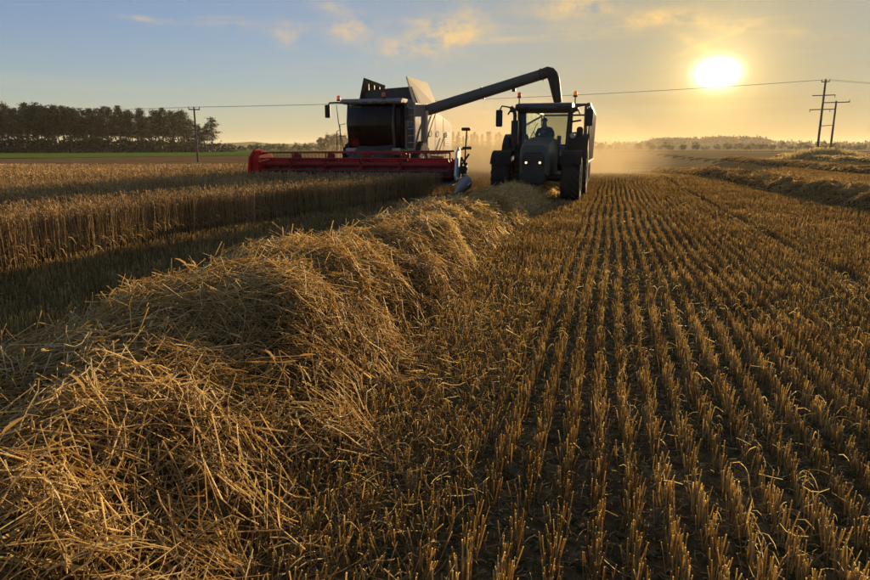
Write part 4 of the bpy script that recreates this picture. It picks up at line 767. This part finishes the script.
# ------------------------------------------------------------------ grain trailer behind the tractor
GX, GY = -2.2, 26.0
tl = empty('grain_trailer', (GX, GY, tz(GX, GY))); tag(tl, 'high-sided dark red grain trailer towed behind the tractor under the auger spout', 'trailer')
TL, TW, TZ0, TZ1 = 8.4, 1.27, 1.15, 3.22
b = BM(); box(b, -TW, TW, .3, TL, TZ0 - .06, TZ0 + .04, .01); fl_ = obj('floor', b, M['trailer'], tl)
for sx in (-1, 1):
    b = BM(); plate(b, [(sx * (TW - .06), .3, TZ0), (sx * (TW - .06), TL, TZ0), (sx * TW, TL, TZ1), (sx * TW, .3, TZ1)], .04); sd = obj('side_wall', b, M['trailer'], tl)
    for k in range(9):
        yy = .34 + k * (TL - .4) / 8; b = BM(); plate(b, [(sx * (TW - .0), yy, TZ0 - .02), (sx * (TW - .0), yy + .10, TZ0 - .02), (sx * (TW + .07), yy + .10, TZ1 - .02), (sx * (TW + .07), yy, TZ1 - .02)], .07, .01); obj('rib', b, M['trailerrib'], sd)
    b = BM(); box(b, sx * TW - .07, sx * TW + .07, .28, TL + .02, TZ1, TZ1 + .09, .015); box(b, sx * (TW - .02) - .04, sx * (TW - .02) + .09, .28, TL + .02, TZ0 - .10, TZ0 - .01, .01); obj('side_rail', b, M['trailerrib'], sd)
ZE = 1.78
for nm, yy in (('front_wall', .34), ('tailgate', TL - .02)):
    b = BM(); plate(b, [(-TW + .08, yy, TZ0), (TW - .08, yy, TZ0), (TW - .06, yy, ZE), (-TW + .06, yy, ZE)], .05); fwl = obj(nm, b, M['trailer'], tl)
    for x in (-.62, 0, .62): b = BM(); box(b, x - .035, x + .035, yy - .09, yy - .03, TZ0 + .03, ZE - .02, .01); obj('rib', b, M['trailerrib'], fwl)
    b = BM(); box(b, -TW + .08, TW - .08, yy - .04, yy + .04, TZ1 - .02, TZ1 + .07, .01)
    for x in (-TW + .10, TW - .10): box(b, x - .05, x + .05, yy - .05, yy + .05, ZE, TZ1 - .02, .01)
    obj('end_frame', b, M['trailerrib'], fwl)
b = BM(); box(b, -.5, -.36, -.2, TL - .3, .82, 1.08, .01); box(b, .36, .5, -.2, TL - .3, .82, 1.08, .01); prism(b, [(-.5, -.2), (.5, -.2), (.12, -1.7), (-.12, -1.7)], 'Z', .62, .80, .02); tube(b, [(0, -1.6, .70), (0, -2.0, .70)], .06, 8); obj('drawbar_frame', b, M['dgrey'], tl)
tw0 = wheel(tl, (-1.0, 4.9, .62), .62, .50, .32, M['crim'], 24)
for (x, y) in ((1.0, 4.9), (-1.0, 6.4), (1.0, 6.4)): wheel(tl, (x, y, .62), 0, 0, 0, None, 0, tw0)
b = BM(); tube(b, [(-1.0, 4.9, .62), (1.0, 4.9, .62)], .07, 8); tube(b, [(-1.0, 6.4, .62), (1.0, 6.4, .62)], .07, 8); box(b, -.5, .5, 4.4, 6.9, .6, .82, .02); obj('axle', b, M['dgrey'], tl)
b = BM(); box(b, TW - .02, TW + .10, .6, .7, .95, 1.06, .01); lp_ = obj('marker_lamp', b, M['white'], tl)
b = BM(); gxs = np.linspace(-1.18, 1.18, 14); gys = np.linspace(.4, TL - .1, 30); vv = [[b.verts.new((x, y, 1.38 + .36 * math.exp(-((y - 2.6) / 1.6) ** 2 - (x / .9) ** 2))) for x in gxs] for y in gys]
for i in range(29):
    for j in range(13): b.faces.new([vv[i][j], vv[i][j + 1], vv[i + 1][j + 1], vv[i + 1][j]])
obj('grain_load', b, M['grain'], tl, 60)

# ------------------------------------------------------------------ power line
def bearing(px, dist):
    d = pixdir(px, 148); h = Vector((d.x, d.y, 0)).normalized() * dist; return h.x, h.y
def zat(px, py, dist):
    d = pixdir(px, py); return CAM_H + d.z / math.hypot(d.x, d.y) * dist
def pole(px, dist, ytop, arms, label, r=.13, rot=0.0, name='utility_pole'):
    x, y = bearing(px, dist); z0 = tz(x, y); top = zat(px, ytop, dist) - z0
    root = empty(name, (x, y, z0), math.atan2(y, x) - math.pi / 2 + rot); tag(root, label, 'utility pole', 'wooden power poles')
    b = BM(); tube(b, [(0, 0, -.6), (0, 0, top * .5), (0, 0, top)], [r, r * .85, r * .7], 12); obj('pole', b, M['wood'], root, 40)
    pts = []
    for (frac_y, half, ins) in arms:
        za = zat(px, frac_y, dist) - z0; b = BM(); box(b, -half, half, -.16, -.06, za - .06, za + .06, .01); arm = obj('crossarm', b, M['wood'], root)
        for q in ins:
            b = BM(); lathe(b, [(.02, za + .06), (.06, za + .10), (.045, za + .16), (.07, za + .2), (.03, za + .3)] if q[1] > 0 else [(.02, za - .06), (.06, za - .12), (.04, za - .2), (.07, za - .26), (.02, za - .34)], 'Z', (q[0] * half, -.11, 0), 10); obj('insulator', b, M['porcelain'], arm, 40)
            a = root.rotation_euler.z; lx, ly = q[0] * half, -.11; pts.append(Vector((x + lx * math.cos(a) - ly * math.sin(a), y + lx * math.sin(a) + ly * math.cos(a), z0 + za + .26 * q[1])))
    return root, pts
_, pL = pole(197, 82, 107, [(109.5, .62, [(-.92, 1), (0, 1), (.92, 1)])], 'slim wooden power pole standing alone in front of the pine wood')
r1, pR = pole(817.5, 105, 79.5, [(82, .5, [(-.9, 1), (.9, 1)]), (95.5, 1.35, [(.95, -1)]), (109.5, 1.5, [(-.95, -1), (.6, -1)])], 'taller leaning wooden power pole with three crossarms at the right', .17)
r2, pR2 = pole(830.5, 104, 101, [(102.5, 1.55, [(-.95, 1), (.95, 1)])], 'shorter wooden power pole with one crossarm, right of the taller one', .15)
b = BM(); x1, y1 = bearing(818.5, 104.6); x2, y2 = bearing(829.5, 104); zz = zat(824, 125.5, 104.3); tube(b, [(x1, y1, zz - .05), (x2, y2, zz + .05)], .045, 6); o = obj('pole_strut', b, M['steel'], None); o.parent = r1; o.matrix_parent_inverse = Matrix.LocRotScale(r1.location, r1.rotation_euler, None).inverted()
_, pL2 = pole(-420, 150, 112, [(114, .62, [(-.92, 1), (0, 1), (.92, 1)])], 'wooden power pole beyond the left edge of the wood')
_, pR3 = pole(1180, 150, 92, [(94, .62, [(-.92, 1), (.92, 1)])], 'wooden power pole beyond the right edge of the picture')
def cable(a, c, sag, label, r=.013):
    b = BM(); n = 26; tube(b, [a.lerp(c, i / n) - Vector((0, 0, sag * 4 * (i / n) * (1 - i / n))) for i in range(n + 1)], r, 5); o = obj('power_cable', b, M['cable'], None, 60); tag(o, label, 'power cable', 'overhead power cables'); return o
for i in (0, 2): cable(pL[i], pR[0 if i == 0 else 1], .55, 'thin overhead cable strung from the lone left pole to the tall right pole')
for i in (0, 2): cable(pL2[i], pL[i], .6, 'faint overhead cable over the pine wood, left of the lone pole', .012)
for i in (0, 1): cable(pR[i], pR3[i], .7, 'overhead cable leaving the tall right pole towards the right edge', .015)
# tuft of tall dry grass at the foot of the two poles
n = 1500; cxg, cyg = bearing(822, 100); x = cxg + rng.normal(0, 2.6, n); y = cyg + rng.normal(0, 1.2, n); h = rng.uniform(.5, 1.35, n) * np.exp(-((x - cxg) / 4.5) ** 2); l_ = rng.normal(0, .3, (n, 2)) * h[:, None]
P = np.stack([np.stack([x + l_[:, 0] * k * k, y + l_[:, 1] * k * k, terr(x, y) + h * k], -1) for k in (0, .5, 1)], 1)
o = npmesh('dry_grass', [tubes(P, np.array([[.035, .03, .02]]) * np.ones((n, 1)), 2, rng.uniform(0, 1, n))], M['drygrass']); tag(o, 'tuft of tall dry grass round the foot of the two right poles', 'grass', kind='stuff')

# ------------------------------------------------------------------ trees
def leaves(cent, spread, per, size):
    n = len(cent) * per; c = np.repeat(cent, per, 0) + rng.normal(0, 1, (n, 3)) * np.repeat(spread, per, 0); d = nrm(rng.normal(size=(n, 3))) * (size * rng.uniform(.5, 1.2, n))[:, None] * .5
    rn = np.clip(np.repeat(rng.uniform(.15, .85, len(cent)), per) + rng.normal(0, .15, n), 0, 1)
    return tubes(np.stack([c - d, c + d], 1), np.repeat((size * rng.uniform(.18, .4, n))[:, None], 2, 1), 2, rn)
def make_tree(kind, h, seed):
    global rng
    keep, rng = rng, np.random.default_rng(seed); rd = random.Random(seed)
    root = empty('pine_tree' if kind == 'pine' else 'spruce_tree' if kind == 'spruce' else 'broadleaf_tree' if kind == 'broad' else 'hedgerow_tree', (0, 0, 0)); b = BM(); cents, spr = [], []
    bend = rd.uniform(-.03, .03) * h; fork = .97 if kind in ('pine', 'spruce') else .62; trunk = lambda k: Vector((bend * k * k, bend * .6 * k, h * k)); rt = h * (.016 if kind == 'pine' else .02)
    tube(b, [trunk(k * fork / 5) - Vector((0, 0, .4 if k == 0 else 0)) for k in range(6)], [rt * (1 - .15 * k) for k in range(6)], 7)
    if kind == 'pine':
        c0 = rd.uniform(.26, .50)
        for k in range(34):
            f = c0 + (1 - c0) * (k + rd.random()) / 34; g = (f - c0) / (1 - c0); rad = h * rd.uniform(.10, .20) * (1 - .75 * g ** 2.2); a = rd.uniform(0, 6.28); p = trunk(f); e = p + Vector((math.cos(a) * rad, math.sin(a) * rad, h * .02 * rd.uniform(-.3, 1.5)))
            tube(b, [p, (p + e) / 2 + Vector((0, 0, -.01 * h)), e], [rt * .30, rt * .22, rt * .1], 4); cents.append(e); spr.append((h * .038, h * .038, h * .02))
            if rd.random() < .7: cents.append((p + e) / 2 + Vector((0, 0, h * .012))); spr.append((h * .03, h * .03, h * .018))
        for k in range(5):      # dead stubs on the bare stem
            f = rd.uniform(.2, c0); a = rd.uniform(0, 6.28); p = trunk(f); tube(b, [p, p + Vector((math.cos(a), math.sin(a), rd.uniform(-.2, .3))) * h * rd.uniform(.03, .08)], [rt * .2, rt * .06], 4)
        per, size = 42, h * .020
    elif kind == 'spruce':
        for k in range(60):
            f = .08 + .9 * (k + rd.random()) / 60; rad = h * .19 * (1 - f) ** .8 * rd.uniform(.6, 1.1) + .01 * h; a = rd.uniform(0, 6.28); p = trunk(f); e = p + Vector((math.cos(a) * rad, math.sin(a) * rad, -h * .012)); tube(b, [p, e], [rt * .18, rt * .05], 3)
            cents.append(p.lerp(e, .75)); spr.append((h * .022 + rad * .15, h * .022 + rad * .15, h * .016))
        per, size = 30, h * .022
    else:
        low, n_ = (.30, 58) if kind == 'broad' else (.05, 46)
        for k in range(n_):
            a = rd.uniform(0, 6.28); t_ = rd.uniform(0, 1); el = math.asin(rd.uniform(-.75, 1)); rr = rd.uniform(.55, 1.0); R_ = h * (.30 if kind == 'broad' else .42); zc_ = h * (.64 if kind == 'broad' else .52); rz_ = h * (.36 if kind == 'broad' else .44)
            e = Vector((bend + math.cos(a) * math.cos(el) * R_ * rr, math.sin(a) * math.cos(el) * R_ * rr, zc_ + math.sin(el) * rz_ * rr)); cents.append(e); spr.append((h * .05, h * .05, h * .04))
            if k % 3 == 0: p = trunk(rd.uniform(.25, .6)); tube(b, [p, (p + e) / 2 + Vector((0, 0, .02 * h)), e], [rt * .45, rt * .3, rt * .1], 4)
        per, size = 46, h * .032
    obj('trunk', b, M['bark'], root, 50); npmesh('crown', [leaves(np.array([tuple(c) for c in cents]), np.array(spr), per, size)], M['needles'], root); rng = keep; return root
protos = {}
def plant(kind, px, dist, ytop, label, group, var=0, wid=1.0):
    h0 = {'pine': 20, 'spruce': 16, 'broad': 16, 'bush': 6}[kind]; key = (kind, var); x, y = bearing(px, dist); z0 = tz(x, y); hh = zat(px, ytop, dist) - z0; first = key not in protos
    if first: protos[key] = make_tree(kind, h0, 100 + var * 17 + len(kind)); o = protos[key]
    else: o = copy_tree(protos[key])
    o.location = (x, y, z0); s = max(.15, hh / h0); o.scale = (s * wid, s * wid, s); o.rotation_euler = (0, 0, random.uniform(0, 6.28)); tag(o, label, 'tree', group); return o
tops = [(0, 108), (12, 106), (20, 110), (32, 104), (45, 107), (62, 107), (75, 110), (90, 112), (105, 110), (120, 108), (135, 110), (150, 112), (165, 110), (180, 112), (190, 114), (198, 120), (206, 122)]
def topat(px): return float(np.interp(px, [t[0] for t in tops], [t[1] for t in tops]))
PINE = 'dark tall pine in the dense wood on the left horizon'
for i in range(92):
    px = -60 + i * 268 / 91 + random.uniform(-2, 2); plant('pine', px, random.uniform(290, 345), topat(max(0, px)) + random.uniform(-2, 9), PINE, 'pines of the left wood', i % 5, random.uniform(.85, 1.25))
for (px, yt, v, wh) in ((40, 105, 0, 'leftmost in view of three'), (56, 106, 1, 'middle and tallest of three'), (72, 108, 0, 'rightmost of three'), (-14, 106, 1, 'just outside the left edge')): plant('broad', px, 288, yt, 'full rounded dark broadleaf tree among the left pines, ' + wh, 'broadleaf trees in the left wood', v, 1.1)
plant('pine', 213, 300, 118, 'single spreading pine standing apart at the right end of the left wood', None, 7, 1.35)
# scrub at the wood's edge
pts = []; 
for k in range(560): px = random.uniform(-70, 232); d = random.uniform(283, 340); x, y = bearing(px, d); pts.append((x, y, tz(x, y) + random.uniform(.3, 4.6) ** 1.0 * (1 if px < 200 else .6)))
o = npmesh('undergrowth', [leaves(np.array(pts), np.tile([[1.3, 1.3, .8]], (len(pts), 1)), 26, .9)], M['needles']); tag(o, 'low dark scrub along the foot of the pine wood', 'undergrowth', kind='stuff')
for i in range(26):
    px = 226 + i * 4.6 + random.uniform(-2, 2); plant('bush', px, random.uniform(330, 420), random.uniform(141.8, 146.5), 'small dark bush in the hedge between wood and combine', 'hedge bushes left of the combine', i % 4, random.uniform(1.1, 1.9))
for i, (px, yt) in enumerate(((322, 137), (329, 134.5), (337, 133), (344, 135), (352, 137))): plant('broad', px, 250 + 7 * i, yt, 'loose open-crowned tree left of the combine cab, %s of five from the left' % ('first', 'second', 'third', 'fourth', 'last')[i], 'trees by the combine cab', i % 2 + 2, 1.0)
for i in range(30):
    px = 405 + i * 3.9 + random.uniform(-1.5, 1.5); plant('spruce', px, random.uniform(300, 360), 132 + random.uniform(-2.5, 4) + (2 if px > 500 else 0), 'hazy conifer in the belt seen between combine and tractor', 'conifers between combine and tractor', i % 3, 1.1)
for i in range(46):
    px = 596 + i * 6.4 + random.uniform(-4, 4); d = random.uniform(420, 640); plant('bush', px, d, random.choice([141.5, 142.5, 143.5, 144.5, 145.5]) + random.uniform(-.6, .6), 'small hazy round tree in the far hedgerow on the right', 'far hedgerow trees on the right', i % 4, random.uniform(.9, 1.5))

# ------------------------------------------------------------------ distant land
def hill(name, dist, prof, depth):
    P = []; n = len(prof)
    pxs = np.linspace(prof[0][0], prof[-1][0], 90); ys_ = np.interp(pxs, [p[0] for p in prof], [p[1] for p in prof])
    for k, (dk, f) in enumerate(((-depth, 0), (-depth * .5, .55), (0, 1), (depth * .6, .6), (depth, 0))):
        for px, yt in zip(pxs, ys_):
            x, y = bearing(px, dist + dk); z = max(.0, zat(px, yt, dist)) * f - .6 * (f == 0); P.append((x, y, z))
    m_ = len(pxs); idx = np.arange(5 * m_).reshape(5, m_); q = np.stack([idx[:-1, :-1], idx[:-1, 1:], idx[1:, 1:], idx[1:, :-1]], -1).reshape(-1, 4)
    o = npmesh(name, [(np.array(P), q, np.zeros(len(P)))], M['hill'], smooth=True); o['kind'] = 'structure'; return o
hill('distant_hill', 1500, [(430, 147.5), (560, 146), (640, 144.5), (690, 142.5), (740, 142), (790, 144.5), (860, 145.5), (1000, 146), (1150, 147)], 320)
hill('far_ridge', 2300, [(-300, 146), (-50, 145), (120, 144.5), (235, 143), (250, 140.5), (262, 143.5), (330, 144), (450, 145), (620, 145.5), (770, 143.5), (860, 143), (1000, 144), (1150, 145)], 380)
pts = []
for k in range(520):
    px = random.choice([random.uniform(640, 770), random.uniform(560, 1000)]); d = 1480 + random.uniform(-40, 40); base_y = float(np.interp(px, [560, 640, 690, 740, 790, 860, 1000], [146, 144.5, 142.5, 142, 144.5, 145.5, 146])); x, y = bearing(px, d)
    pts.append((x, y, zat(px, base_y, d) + random.uniform(0, 8 if 650 < px < 765 else 4)))
o = npmesh('distant_wood', [leaves(np.array(pts), np.tile([[3.0, 3.0, 2.2]], (len(pts), 1)), 24, 3.2)], M['needles']); tag(o, 'hazy strip of woodland along the crest of the far hill', 'woodland', kind='stuff')

# ------------------------------------------------------------------ air: evening haze and the dust raised by the machines
def volume(name, color, dens, aniso):
    m, t, o = mat(name); v = t.nodes.new('ShaderNodeVolumePrincipled'); v.inputs['Color'].default_value = (*color, 1); v.inputs['Density'].default_value = dens; v.inputs['Anisotropy'].default_value = aniso; t.links.new(v.outputs[0], o.inputs['Volume']); return m, t, v
m, t, v = volume('haze_air', (.97, .87, .66), .00010, .42)
b = BM(); box(b, -3100, 3100, -700, 3100, -4, 40); hz = obj('haze', b, m); hz['kind'] = 'stuff'; hz['label'] = 'thin evening haze lying over the fields'; hz.display_type = 'WIRE'

m, t, v = volume('dust_air', (.94, .74, .43), 0.0, .25)
tcn = t.nodes.new('ShaderNodeTexCoord'); ln_ = t.nodes.new('ShaderNodeVectorMath'); ln_.operation = 'LENGTH'; t.links.new(tcn.outputs['Object'], ln_.inputs[0])
fo = t.nodes.new('ShaderNodeMath'); fo.operation = 'SUBTRACT'; fo.use_clamp = True; fo.inputs[0].default_value = 1.0; t.links.new(ln_.outputs['Value'], fo.inputs[1])
nz = noise(t, 2.6, 3, .55, vec=tcn.outputs['Object']); q1 = t.nodes.new('ShaderNodeMath'); q1.operation = 'MULTIPLY_ADD'; q1.use_clamp = True; t.links.new(nz, q1.inputs[0]); q1.inputs[1].default_value = 3.6; q1.inputs[2].default_value = -1.2
q2 = t.nodes.new('ShaderNodeMath'); q2.operation = 'MULTIPLY'; t.links.new(fo.outputs[0], q2.inputs[0]); t.links.new(q1.outputs[0], q2.inputs[1])
q3 = t.nodes.new('ShaderNodeMath'); q3.operation = 'MULTIPLY'; t.links.new(q2.outputs[0], q3.inputs[0]); q3.inputs[1].default_value = .14; t.links.new(q3.outputs[0], v.inputs['Density'])
b = BM(); bmesh.ops.create_icosphere(b, subdivisions=3, radius=1.0); du = obj('dust', b, m); du['kind'] = 'stuff'; du['label'] = 'golden dust hanging behind the combine and the tractor'; du.location = (-7.5, 48, .2); du.scale = (12, 24, 5.2); du.display_type = 'WIRE'
